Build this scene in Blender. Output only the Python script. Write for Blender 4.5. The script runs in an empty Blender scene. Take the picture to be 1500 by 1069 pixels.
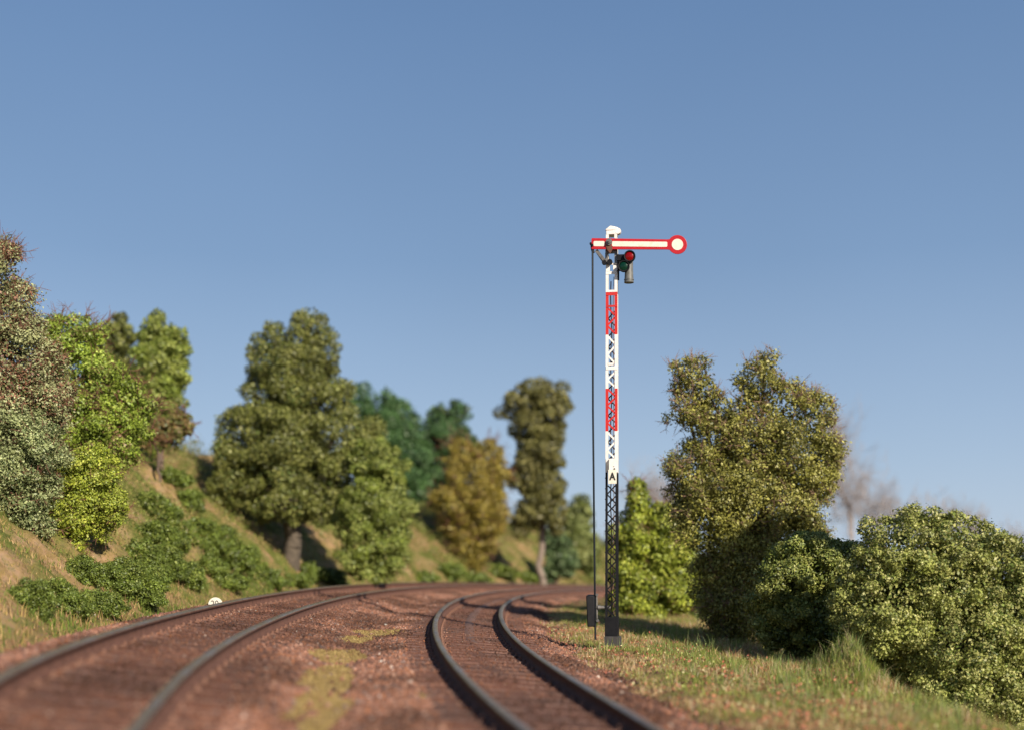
import bpy, math, random
import numpy as np
from mathutils import Vector, Matrix
random.seed(7); RNG = np.random.default_rng(7)
sc = bpy.context.scene; COL = sc.collection
FPX, CX, HY, CH = 1800.0, 750.0, 849.4, 0.857     # focal length and horizon of the photograph in its own pixels, eye height in metres

def at(px, py, D):
    return np.array([(px-CX)*D/FPX, D, CH+(HY-py)*D/FPX])

# ------------------------------------------------------------------ object helpers
def tag(o, label=None, cat=None, group=None, kind=None):
    if label: o['label'] = label
    if cat: o['category'] = cat
    if group: o['group'] = group
    if kind: o['kind'] = kind
    return o
def thing(name, label, cat, loc=(0, 0, 0), group=None, rz=0):
    o = bpy.data.objects.new(name, None); COL.objects.link(o)
    o.location = [float(v) for v in loc]; o.rotation_euler = (0, 0, rz); o.empty_display_size = .3
    return tag(o, label, cat, group)
def link(name, me, parent=None):
    o = bpy.data.objects.new(name, me); COL.objects.link(o)
    if parent is not None: o.parent = parent
    return o
def fast_mesh(name, V, F, mats, parent=None, col=None, smooth=False, midx=None, origin=None):
    """V (n,3), F (m,k) uniform face size; col (n,4) per vertex"""
    V = np.asarray(V, np.float32); F = np.asarray(F, np.int32)
    if origin is not None: V = V-np.asarray(origin, np.float32)
    me = bpy.data.meshes.new(name)
    m, k = F.shape
    me.vertices.add(len(V)); me.vertices.foreach_set('co', V.ravel())
    me.loops.add(m*k); me.loops.foreach_set('vertex_index', F.ravel())
    me.polygons.add(m); me.polygons.foreach_set('loop_start', np.arange(0, m*k, k, dtype=np.int32))
    me.polygons.foreach_set('loop_total', np.full(m, k, np.int32))
    if smooth: me.polygons.foreach_set('use_smooth', np.ones(m, bool))
    for mt in (mats if isinstance(mats, (list, tuple)) else [mats]): me.materials.append(mt)
    if midx is not None: me.polygons.foreach_set('material_index', np.asarray(midx, np.int32))
    me.update(calc_edges=True)
    if col is not None:
        a = me.color_attributes.new('tint', 'FLOAT_COLOR', 'POINT')
        c = np.ones((len(V), 4), np.float32); c[:, :3] = np.asarray(col, np.float32)[:, :3]
        a.data.foreach_set('color', c.ravel())
    o = link(name, me, parent)
    return o

class MB:
    def __init__(s): s.v = []; s.f = []; s.m = []
    def quadbox(s, p8, mi=0):
        b = len(s.v); s.v += [tuple(p) for p in p8]
        for q in ((0, 3, 2, 1), (4, 5, 6, 7), (0, 1, 5, 4), (1, 2, 6, 5), (2, 3, 7, 6), (3, 0, 4, 7)):
            s.f.append([b+i for i in q]); s.m.append(mi)
    def box(s, x0, x1, y0, y1, z0, z1, mi=0):
        s.quadbox([(x0, y0, z0), (x1, y0, z0), (x1, y1, z0), (x0, y1, z0), (x0, y0, z1), (x1, y0, z1), (x1, y1, z1), (x0, y1, z1)], mi)
    def bar(s, a, b, w, t, mi=0, up=(0, 1, 0)):
        a = Vector(a); b = Vector(b); d = (b-a).normalized(); u = Vector(up)
        n = (u-d*u.dot(d)).normalized(); r = d.cross(n)
        p = []
        for q in (a, b):
            for sr, sn in ((-1, -1), (1, -1), (1, 1), (-1, 1)): p.append(q+r*sr*w/2+n*sn*t/2)
        s.quadbox(p, mi)
    def tube(s, pts, rad, n=10, mi=0, cap=True):
        pts = [Vector(p) for p in pts]; rad = rad if isinstance(rad, (list, tuple)) else [rad]*len(pts)
        rings = []
        for i, p in enumerate(pts):
            d = (pts[min(i+1, len(pts)-1)]-pts[max(i-1, 0)]).normalized()
            if d.length == 0: d = Vector((0, 0, 1))
            u = Vector((1, 0, 0)) if abs(d.x) < .8 else Vector((0, 1, 0))
            u = (u-d*u.dot(d)).normalized(); w = d.cross(u)
            b = len(s.v)
            for k in range(n):
                a = 2*math.pi*k/n; s.v.append(tuple(p+(u*math.cos(a)+w*math.sin(a))*rad[i]))
            rings.append(b)
        for i in range(len(rings)-1):
            for k in range(n):
                k2 = (k+1) % n; s.f.append([rings[i]+k, rings[i]+k2, rings[i+1]+k2, rings[i+1]+k]); s.m.append(mi)
        if cap:
            s.f.append([rings[0]+k for k in range(n)][::-1]); s.m.append(mi)
            s.f.append([rings[-1]+k for k in range(n)]); s.m.append(mi)
    def lathe(s, c, prof, axis='y', n=24, mi=0):
        """prof: list of (along, radius) from centre c"""
        rings = []
        for t, r in prof:
            b = len(s.v); r = max(r, 1e-4)
            for k in range(n):
                a = 2*math.pi*k/n; ca, sa = math.cos(a)*r, math.sin(a)*r
                if axis == 'y': s.v.append((c[0]+ca, c[1]+t, c[2]+sa))
                elif axis == 'z': s.v.append((c[0]+ca, c[1]+sa, c[2]+t))
                else: s.v.append((c[0]+t, c[1]+ca, c[2]+sa))
            rings.append(b)
        for i in range(len(rings)-1):
            for k in range(n):
                k2 = (k+1) % n; s.f.append([rings[i]+k, rings[i]+k2, rings[i+1]+k2, rings[i+1]+k]); s.m.append(mi)
    def prism(s, outline, y0, y1, mi=0):
        """outline (x,z) extruded along y"""
        b = len(s.v); n = len(outline)
        s.v += [(x, y0, z) for x, z in outline]+[(x, y1, z) for x, z in outline]
        s.f.append([b+i for i in range(n)]); s.m.append(mi)
        s.f.append([b+n+i for i in range(n)][::-1]); s.m.append(mi)
        for i in range(n):
            j = (i+1) % n; s.f.append([b+i, b+n+i, b+n+j, b+j]); s.m.append(mi)
    def build(s, name, mats, parent=None, smooth=False, bevel=0.0):
        me = bpy.data.meshes.new(name); me.from_pydata(s.v, [], s.f)
        for mt in (mats if isinstance(mats, (list, tuple)) else [mats]): me.materials.append(mt)
        me.polygons.foreach_set('material_index', s.m)
        me.update()
        import bmesh
        bm = bmesh.new(); bm.from_mesh(me); bmesh.ops.recalc_face_normals(bm, faces=bm.faces); bm.to_mesh(me); bm.free()
        if smooth:
            me.polygons.foreach_set('use_smooth', [True]*len(me.polygons))
            try: me.set_sharp_from_angle(angle=math.radians(35))
            except Exception: pass
        o = link(name, me, parent)
        if bevel:
            md = o.modifiers.new('bevel', 'BEVEL'); md.width = bevel; md.segments = 2; md.limit_method = 'ANGLE'
        return o

# ------------------------------------------------------------------ materials
def new_mat(name):
    m = bpy.data.materials.new(name); m.use_nodes = True
    nt = m.node_tree; b = nt.nodes['Principled BSDF']
    return m, nt, b
def N(nt, typ, **kw):
    n = nt.nodes.new(typ)
    for k, v in kw.items():
        if k in n.inputs: n.inputs[k].default_value = v
        else: setattr(n, k, v)
    return n
def L(nt, a, b): nt.links.new(a, b)
def ramp(nt, fac, stops, interp='LINEAR'):
    r = nt.nodes.new('ShaderNodeValToRGB'); r.color_ramp.interpolation = interp
    e = r.color_ramp.elements
    while len(e) < len(stops): e.new(.5)
    for i, (p, c) in enumerate(stops):
        e[i].position = p; e[i].color = (c, c, c, 1) if isinstance(c, (int, float)) else (*c, 1)
    L(nt, fac, r.inputs[0]); return r.outputs[0]
def mixc(nt, f, a, b, mode='MIX'):
    m = nt.nodes.new('ShaderNodeMix'); m.data_type = 'RGBA'; m.blend_type = mode
    for s, v in ((m.inputs[0], f), (m.inputs[6], a), (m.inputs[7], b)):
        if hasattr(v, 'is_output'): L(nt, v, s)
        elif isinstance(v, (int, float)): s.default_value = v
        else: s.default_value = (*v, 1)
    return m.outputs[2]
def noise(nt, scale, detail=4, rough=.55, coord=None):
    n = N(nt, 'ShaderNodeTexNoise', Scale=scale, Detail=detail, Roughness=rough)
    if coord is None: coord = N(nt, 'ShaderNodeNewGeometry').outputs['Position']
    L(nt, coord, n.inputs['Vector']); return n.outputs['Fac']
def bump(nt, b, h, strength=.3, dist=.02):
    n = N(nt, 'ShaderNodeBump', Strength=strength, Distance=dist); L(nt, h, n.inputs['Height']); L(nt, n.outputs[0], b.inputs['Normal'])
def paint(name, c1, c2=None, rough=.5, scale=20, metal=0.0, lo=.35, hi=.7, bs=.15):
    m, nt, b = new_mat(name)
    f = noise(nt, scale, 5, .6)
    c2 = c2 or tuple(v*.75 for v in c1)
    L(nt, ramp(nt, f, [(lo, c1), (hi, c2)]), b.inputs['Base Color'])
    b.inputs['Roughness'].default_value = rough; b.inputs['Metallic'].default_value = metal
    bump(nt, b, noise(nt, scale*3, 3), bs, .004)
    return m
M = {}
M['white'] = paint('white_paint', (.80, .77, .73), (.66, .60, .55), .45, 9, lo=.45, hi=.8)
M['cream'] = paint('cream_enamel', (.74, .72, .62), (.64, .57, .44), .4, 12, lo=.45, hi=.8)
M['red'] = paint('red_paint', (.54, .020, .014), (.40, .016, .014), .42, 9, lo=.45, hi=.8)
M['darkred'] = paint('arm_red', (.46, .007, .014), (.36, .007, .012), .38, 9, lo=.45, hi=.8)
M['black'] = paint('black_paint', (.005, .0055, .008), (.011, .011, .013), .62, 12)
M['steel'] = paint('weathered_steel', (.20, .19, .18), (.11, .105, .10), .42, 18, metal=.35)
M['grey'] = paint('grey_paint', (.15, .155, .15), (.09, .095, .095), .5, 14)
M['blue_steel'] = paint('dark_rod_steel', (.006, .012, .020), (.010, .014, .018), .45, 14)
M['concrete'] = paint('footing_concrete', (.055, .052, .052), (.035, .032, .032), .9, 9)
M['cable'] = paint('brown_cable', (.20, .12, .08), (.12, .07, .05), .7, 14)
for _k in ('black', 'blue_steel'): M[_k].node_tree.nodes['Principled BSDF'].inputs['Specular IOR Level'].default_value = .18
M['letter'] = paint('black_lettering', (.012, .012, .012), (.02, .02, .02), .6, 9)
def lens(name, c):
    m, nt, b = new_mat(name)
    b.inputs['Base Color'].default_value = (*c, 1); b.inputs['Roughness'].default_value = .18
    b.inputs['Coat Weight'].default_value = .2; b.inputs['Coat Roughness'].default_value = .1; b.inputs['Specular IOR Level'].default_value = .25
    n = noise(nt, 30, 2); bump(nt, b, n, .05, .004)
    return m
M['lens_red'] = lens('red_glass', (.20, .0015, .002)); M['lens_green'] = lens('green_glass', (.002, .028, .016))

def rail_mat():
    m, nt, b = new_mat('rail_head_steel')
    f = noise(nt, 1.1, 5, .6); g = noise(nt, 14, 4, .7)
    c = mixc(nt, ramp(nt, f, [(.36, 0.), (.55, .9)]), (.46, .38, .30), (.44, .32, .17))
    c = mixc(nt, ramp(nt, g, [(.46, 0.), (.68, .8)]), c, (.15, .09, .055))
    L(nt, c, b.inputs['Base Color']); b.inputs['Metallic'].default_value = .8
    L(nt, ramp(nt, g, [(.3, .28), (.7, .48)]), b.inputs['Roughness'])
    bump(nt, b, g, .2, .003)
    return m
M['rail_head'] = rail_mat()
M['rail_side'] = paint('rail_rust', (.085, .036, .022), (.16, .07, .045), .85, 8, bs=.4)
def sleeper_mat():
    m, nt, b = new_mat('sleeper_wood')
    tc = N(nt, 'ShaderNodeTexCoord'); mp = N(nt, 'ShaderNodeMapping'); mp.inputs['Scale'].default_value = (2, 40, 12)
    L(nt, tc.outputs['Object'], mp.inputs[0])
    g = noise(nt, 1.6, 5, .65, mp.outputs[0]); w = noise(nt, .8, 4); oi = N(nt, 'ShaderNodeObjectInfo')
    c = ramp(nt, g, [(.3, (.10, .056, .042)), (.55, (.175, .098, .074)), (.75, (.25, .155, .12))])
    c = mixc(nt, ramp(nt, w, [(.4, 0.), (.65, .6)]), c, (.24, .115, .075))
    hs = N(nt, 'ShaderNodeHueSaturation'); L(nt, c, hs.inputs['Color'])
    mr = N(nt, 'ShaderNodeMapRange'); mr.inputs[3].default_value = .82; mr.inputs[4].default_value = 1.18
    L(nt, oi.outputs['Random'], mr.inputs[0]); L(nt, mr.outputs[0], hs.inputs['Value'])
    L(nt, hs.outputs[0], b.inputs['Base Color']); b.inputs['Roughness'].default_value = .85
    bump(nt, b, g, .5, .01)
    return m
M['sleeper'] = sleeper_mat()
M['clip'] = paint('rusty_clip', (.15, .07, .045), (.24, .13, .09), .7, 22)

def tint_mat(name, rough=.7, trans=.0, spread=.25, nscale=3.0, spec=.3):
    m, nt, b = new_mat(name)
    a = N(nt, 'ShaderNodeAttribute', attribute_name='tint')
    f = noise(nt, nscale, 3)
    c = mixc(nt, 1.0, a.outputs['Color'], ramp(nt, f, [(.3, 1-spread), (.7, 1+spread*.6)]), 'MULTIPLY')
    L(nt, c, b.inputs['Base Color']); b.inputs['Roughness'].default_value = rough
    b.inputs['Specular IOR Level'].default_value = spec
    if trans:
        t = N(nt, 'ShaderNodeBsdfTranslucent'); L(nt, c, t.inputs['Color'])
        mx = N(nt, 'ShaderNodeMixShader'); mx.inputs[0].default_value = trans
        out = nt.nodes['Material Output']
        L(nt, b.outputs[0], mx.inputs[1]); L(nt, t.outputs[0], mx.inputs[2]); L(nt, mx.outputs[0], out.inputs['Surface'])
    return m
M['leaf'] = tint_mat('foliage_leaf', .5, .13, .2, 1.5, .5)
M['grass'] = tint_mat('grass_blade', .6, .25, .2, 2.0, .3)
M['stone'] = tint_mat('ballast_stone', .9, 0, .2, 9.0, .2)
M['bark'] = paint('bark', (.16, .115, .085), (.07, .05, .04), .9, 5, bs=.8)
M['bark_pale'] = paint('pale_bark', (.30, .24, .19), (.12, .09, .07), .9, 4, bs=.8)
M['bark_dim'] = paint('grey_brown_bark', (.12, .095, .07), (.05, .04, .03), .9, 4, bs=.8)
M['bark_red'] = paint('reddish_twig', (.22, .095, .06), (.12, .06, .04), .85, 5)
M['bark_grey'] = paint('greyish_twig', (.40, .35, .33), (.30, .255, .24), .9, 5)
M['bark_brown'] = paint('brown_twig', (.36, .23, .16), (.17, .10, .065), .9, 4)

# ------------------------------------------------------------------ the two track centre lines
def catmull(u, U, Y):
    U = np.asarray(U, float); Y = np.asarray(Y, float)
    m = np.gradient(Y, U); i = np.clip(np.searchsorted(U, u)-1, 0, len(U)-2)
    h = U[i+1]-U[i]; t = np.clip((u-U[i])/h, 0, 1); t2, t3 = t*t, t*t*t
    return (2*t3-3*t2+1)*Y[i]+(t3-2*t2+t)*h*m[i]+(-2*t3+3*t2)*Y[i+1]+(t3-t2)*h*m[i+1]
G = 1.5; LEN = 171.0; BACK = 16.0
s_ = np.arange(-BACK, LEN, .25); u_ = np.sqrt(np.clip(s_, 0, None)/LEN)
kap = np.interp(u_, np.linspace(0, 1, 7), [1.85, .6135, .76, 1.0119, 1.25, 1.3, 1.3])/100
kap[s_ < 0] = .006
i0 = np.searchsorted(s_, 0.0)
th_ = np.concatenate([[0], np.cumsum((kap[1:]+kap[:-1])/2*.25)]); th_ += -.1533-th_[i0]
xa_ = np.concatenate([[0], np.cumsum(np.sin((th_[1:]+th_[:-1])/2)*.25)]); xa_ += -3.8384-xa_[i0]
ya_ = np.concatenate([[0], np.cumsum(np.cos((th_[1:]+th_[:-1])/2)*.25)]); ya_ += 10.0962-ya_[i0]
za_ = catmull(u_, np.linspace(0, 1, 5), [-.2919, .2268, .7222, .30, .10]); za_[s_ < 0] += (s_[s_ < 0])*.012
ca_ = np.interp(u_, [0, 1], [.168, .075])
W_ = catmull(u_, [0, .2, .4, .6, .8, 1], [5.0, 4.559, 4.067, 3.5, 3.9, 4.1]); W_[s_ < 0] -= s_[s_ < 0]*.09
zb_ = catmull(u_, np.linspace(0, 1, 5), [-.7145, -.2296, .4235, .20, .07]); zb_[s_ < 0] += (s_[s_ < 0])*.02
cb_ = np.interp(u_, [0, 1], [.15, .03])
ker = np.ones(17)/17
def sm(a): return np.convolve(np.pad(a, 8, mode='edge'), ker, 'valid')
W_ = sm(W_); za_ = sm(za_); zb_ = sm(zb_)
A = dict(x=xa_, y=ya_, z=za_, c=ca_)
B = dict(x=xa_+np.cos(th_)*W_, y=ya_-np.sin(th_)*W_, z=zb_, c=cb_)
for T in (A, B):
    T['th'] = np.arctan2(np.gradient(T['x']), np.gradient(T['y']))
    T['s'] = np.concatenate([[0], np.cumsum(np.hypot(np.diff(T['x']), np.diff(T['y'])))])
    T['lx'] = -np.cos(T['th']); T['ly'] = np.sin(T['th'])            # left normal

def nearest(T, x, y):
    """signed offset (left +), index along the line"""
    x = np.asarray(x, float).ravel(); y = np.asarray(y, float).ravel()
    idx = np.empty(len(x), int); X, Y = T['x'][::4], T['y'][::4]
    for a in range(0, len(x), 20000):
        d = (x[a:a+20000, None]-X)**2+(y[a:a+20000, None]-Y)**2
        idx[a:a+20000] = d.argmin(1)*4
    best = idx.copy(); bd = np.full(len(x), 1e18)
    for k in range(-4, 5):
        j = np.clip(idx+k, 0, len(T['x'])-1); d = (x-T['x'][j])**2+(y-T['y'][j])**2
        w = d < bd; bd[w] = d[w]; best[w] = j[w]
    o = (x-T['x'][best])*T['lx'][best]+(y-T['y'][best])*T['ly'][best]
    far = np.sqrt(bd) > np.abs(o)+.5
    o = np.where(far, np.sign(o)*np.sqrt(bd), o)
    return o, best

# lattice value noise
_T = np.random.default_rng(11).random((64, 64, 64)).astype(np.float32)
def vnoise(x, y, z=0.0):
    x, y, z = np.broadcast_arrays(np.asarray(x, float), y, z)
    xi, yi, zi = np.floor(x).astype(int), np.floor(y).astype(int), np.floor(z).astype(int)
    fx, fy, fz = x-xi, y-yi, z-zi
    fx, fy, fz = (f*f*(3-2*f) for f in (fx, fy, fz))
    r = 0
    for dx in (0, 1):
        for dy in (0, 1):
            for dz in (0, 1):
                w = (fx if dx else 1-fx)*(fy if dy else 1-fy)*(fz if dz else 1-fz)
                r = r+w*_T[(xi+dx) & 63, (yi+dy) & 63, (zi+dz) & 63]
    return r
def fbm(x, y, z=0.0, o=4):
    r = 0; a = .5; t = 0
    for k in range(o):
        r = r+a*vnoise(x*2**k+17*k, y*2**k+5*k, np.asarray(z)*2**k+9*k); t += a; a *= .5
    return r/t
def sstep(a, b, v): t = np.clip((v-a)/(b-a), 0, 1); return t*t*(3-2*t)

CREST_S = [-20, 0, 12, 22, 30, 38, 46, 55, 64, 75, 88, 102, 125, 180]
CREST_H = [5.5, 6.0, 7.2, 8.2, 8.8, 8.6, 7.2, 6.9, 7.2, 6.6, 4.4, 2.2, .8, .3]
SLOPE_S = [-20, 8, 16, 26, 40, 60, 80, 100]
SLOPE_V = [.70, .74, .92, 1.1, 1.12, 1.0, .8, .5]
def ground(x, y, masks=False, detail=True):
    shp = np.shape(x); x = np.asarray(x, float).ravel(); y = np.asarray(y, float).ravel()
    oa, ia = nearest(A, x, y); ob, ib = nearest(B, x, y)
    sa = s_[ia]
    za = A['z'][ia]+np.clip(oa, -1.4, 1.4)*A['c'][ia]/G
    zb = B['z'][ib]+np.clip(ob, -1.4, 1.4)*B['c'][ib]/G
    bed = .226
    # between: blend from A to B
    dA = np.clip(np.abs(oa)-1.35, 0, None); dB = np.clip(np.abs(ob)-1.35, 0, None)
    w = dA/(dA+dB+1e-6)
    mid = za*(1-w)+zb*w-bed-.10*np.sin(np.pi*np.clip(w, 0, 1))**2
    zc = mid
    # left of A
    n1 = fbm(x*.35, y*.35, o=4)-.5; n2 = fbm(x*1.3+9, y*1.3, o=4)-.5; n3 = fbm(x*6, y*6, 3., o=3)-.5
    eo = oa-1.5
    sh = za-bed-.30*sstep(0, 1.0, eo)
    sl = np.interp(sa, SLOPE_S, SLOPE_V); H = np.interp(sa, CREST_S, CREST_H)
    gul = (fbm(sa*.55+3, oa*.12, 2., o=4)-.5)*1.4
    up = np.clip(eo-1.1+gul*.6, 0, None)*sl
    up = np.where(up > 0, H*(1-np.exp(-np.power(np.clip(up, 1e-6, None)/H, 1.15)*1.18)), 0)
    up -= np.clip(eo-H/sl*2.2, 0, None)*.10*sstep(0, 5, eo-H/sl*2.2)
    left = sh+up+np.minimum(up, 1.5)*(n1*.7+n2*.45+n3*.12)+.10*n2*sstep(.6, 1.6, eo)
    # right of B
    r = -ob-1.5
    zr = zb-bed-.12*sstep(0, .5, r)+.05*sstep(.6, 1.2, r)
    fall = np.clip(r-5.2+.7*n1, 0, None)
    right = zr-.075*np.clip(r-.8, 0, 8)-1.9*(1-np.exp(-fall*.30))+.16*n2*sstep(.3, 1.2, r)+.12*n1*sstep(.6, 2, r)
    right += .46*np.exp(-(((x-6.0)/.34)**2+((y-22.0)/.7)**2))+.26*np.exp(-(((x-6.0)/.95)**2+((y-21.6)/1.2)**2))
    right += .04*np.exp(-(((x-2.1)/.7)**2+((y-24.8)/1.0)**2))
    z = np.where(oa > 1.5, left, np.where(ob < -1.5, right, zc))
    # flatten at great distance
    d = np.hypot(x, y-30); k = sstep(110, 260, d)
    z = z*(1-k)+(-1.2)*k
    if detail:
        bz = (oa < 2.1) & (ob > -2.0)
        intr = (np.abs(oa) < 1.3) | (np.abs(ob) < 1.3)
        z = z+np.where(intr, .022+n3*.012, np.where(bz, n3*.04*(1-sstep(60, 90, y)), n3*.09))
    if not masks: return z.reshape(shp)
    ballast = (1-sstep(1.9, 2.6, oa+n2*.9))*(1-sstep(1.75, 2.25, -ob+n2*1.2))
    midw = np.abs(w-.42) 
    between = (oa < -1.3) & (ob > 1.3)
    moss = np.zeros(len(x))
    for mx, my, rx, ry in ((472, 1062, .17, 2.0), (478, 1015, .19, 2.0), (486, 986, .23, 2.0), (498, 962, .36, 1.6), (520, 938, .3, 1.0), (545, 921, .5, 1.0), (598, 898, .5, 2.2), (660, 882, .34, 3.5)):
        # patches of moss seen between the tracks
        zz = -.35
        for _ in range(12):
            D = (CH-zz)*FPX/(my-HY); D = min(D, 60); px = (mx-CX)*D/FPX
            zz = float(_gz0(px, D))
        e = ((x-px)/rx)**2+((y-D)/ry)**2
        moss = np.maximum(moss, np.clip((1.5-e+n2*2.2)*1.6, 0, 1)*between)
    up_m = np.where(oa > 2, sstep(.05, .5, up), 0)
    return z.reshape(shp), dict(ballast=ballast, moss=moss, slope=up_m, oa=oa, ob=ob, sa=sa, n1=n1, n2=n2, up=np.where(oa > 1.5, up, 0))
def _gz0(x, y):
    return ground(np.array([x]), np.array([y]), detail=False)[0]
def gz(x, y): return float(ground(np.array([float(x)]), np.array([float(y)]))[0])
def hit(px, py, d0=8, d1=120):
    """where the sight line of a photograph pixel meets the ground"""
    D = np.linspace(d0, d1, 1500); X = (px-CX)*D/FPX; Z = CH+(HY-py)*D/FPX
    g = ground(X, D); k = np.argmax(g > Z)
    return (float(X[k]), float(D[k]), float(g[k])) if (g > Z).any() else None

def axis(segs):
    out = [segs[0][0]]
    for a, b, st in segs:
        n = max(1, int(round((b-a)/st))); out += list(np.linspace(a, b, n+1)[1:])
    return np.array(out)
gx = np.concatenate([-np.geomspace(3000, 60, 14), axis([(-58, -22, 1.0), (-22, -12, .4), (-12, 7, .13), (7, 16, .3), (16, 50, 1.2)]), np.geomspace(55, 3000, 14)])
gy = np.concatenate([-np.geomspace(400, 14, 8), axis([(-12, 6, 1.), (6, 10, .3), (10, 34, .13), (34, 60, .25), (60, 100, .6), (100, 150, 2.)]), np.geomspace(155, 4000, 16)])
GX, GY = np.meshgrid(gx, gy)
GZ, MK = ground(GX, GY, masks=True)
nx, ny = len(gx), len(gy)
V = np.stack([GX.ravel(), GY.ravel(), GZ.ravel()], 1)
ii = (np.arange(ny-1)[:, None]*nx+np.arange(nx-1)).ravel()
F = np.stack([ii, ii+1, ii+nx+1, ii+nx], 1)
def ground_mat():
    m, nt, b = new_mat('ground_soil')
    a = N(nt, 'ShaderNodeAttribute', attribute_name='tint'); sp = N(nt, 'ShaderNodeSeparateColor'); L(nt, a.outputs['Color'], sp.inputs[0])
    f1 = noise(nt, .5, 5, .6); f2 = noise(nt, 2.2, 5, .65); f3 = noise(nt, 9., 5, .7); f4 = noise(nt, 38, 4, .7)
    # ballast bed
    bal = ramp(nt, f4, [(.3, (.08, .038, .028)), (.5, (.18, .085, .060)), (.72, (.30, .16, .115))])
    bal = mixc(nt, ramp(nt, f2, [(.4, 0.), (.68, .75)]), bal, (.24, .095, .055))
    bal = mixc(nt, ramp(nt, f1, [(.42, 0.), (.62, .7)]), bal, (.10, .066, .056))
    # earth bank
    earth = ramp(nt, f2, [(.32, (.20, .14, .06)), (.5, (.34, .22, .12)), (.64, (.46, .29, .20))])
    earth = mixc(nt, ramp(nt, f3, [(.42, 0.), (.66, .7)]), earth, (.27, .20, .06))
    turf = ramp(nt, f3, [(.35, (.075, .10, .02)), (.6, (.17, .17, .045)), (.75, (.26, .21, .08))])
    veg = mixc(nt, ramp(nt, f1, [(.42, 0.), (.56, 1.)]), earth, turf)
    veg = mixc(nt, ramp(nt, f2, [(.55, 0.), (.7, .8)]), veg, turf)
    flat = mixc(nt, ramp(nt, f2, [(.35, 0.), (.6, 1.)]), (.27, .165, .09), turf)
    veg = mixc(nt, sp.outputs['Blue'], flat, veg)
    moss = ramp(nt, f4, [(.3, (.22, .15, .06)), (.7, (.40, .28, .12))])
    c = mixc(nt, sp.outputs['Red'], veg, bal)
    c = mixc(nt, sp.outputs['Green'], c, moss)
    L(nt, c, b.inputs['Base Color']); b.inputs['Roughness'].default_value = .95; b.inputs['Specular IOR Level'].default_value = .15
    mx = N(nt, 'ShaderNodeMath', operation='ADD'); L(nt, f3, mx.inputs[0]); L(nt, f4, mx.inputs[1])
    bump(nt, b, mx.outputs[0], .6, .05)
    return m
M['ground'] = ground_mat()
colg = np.stack([MK['ballast'], MK['moss'], MK['slope']], 1)
tag(fast_mesh('ground', V, F, M['ground'], col=colg, smooth=True), kind='structure')

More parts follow.
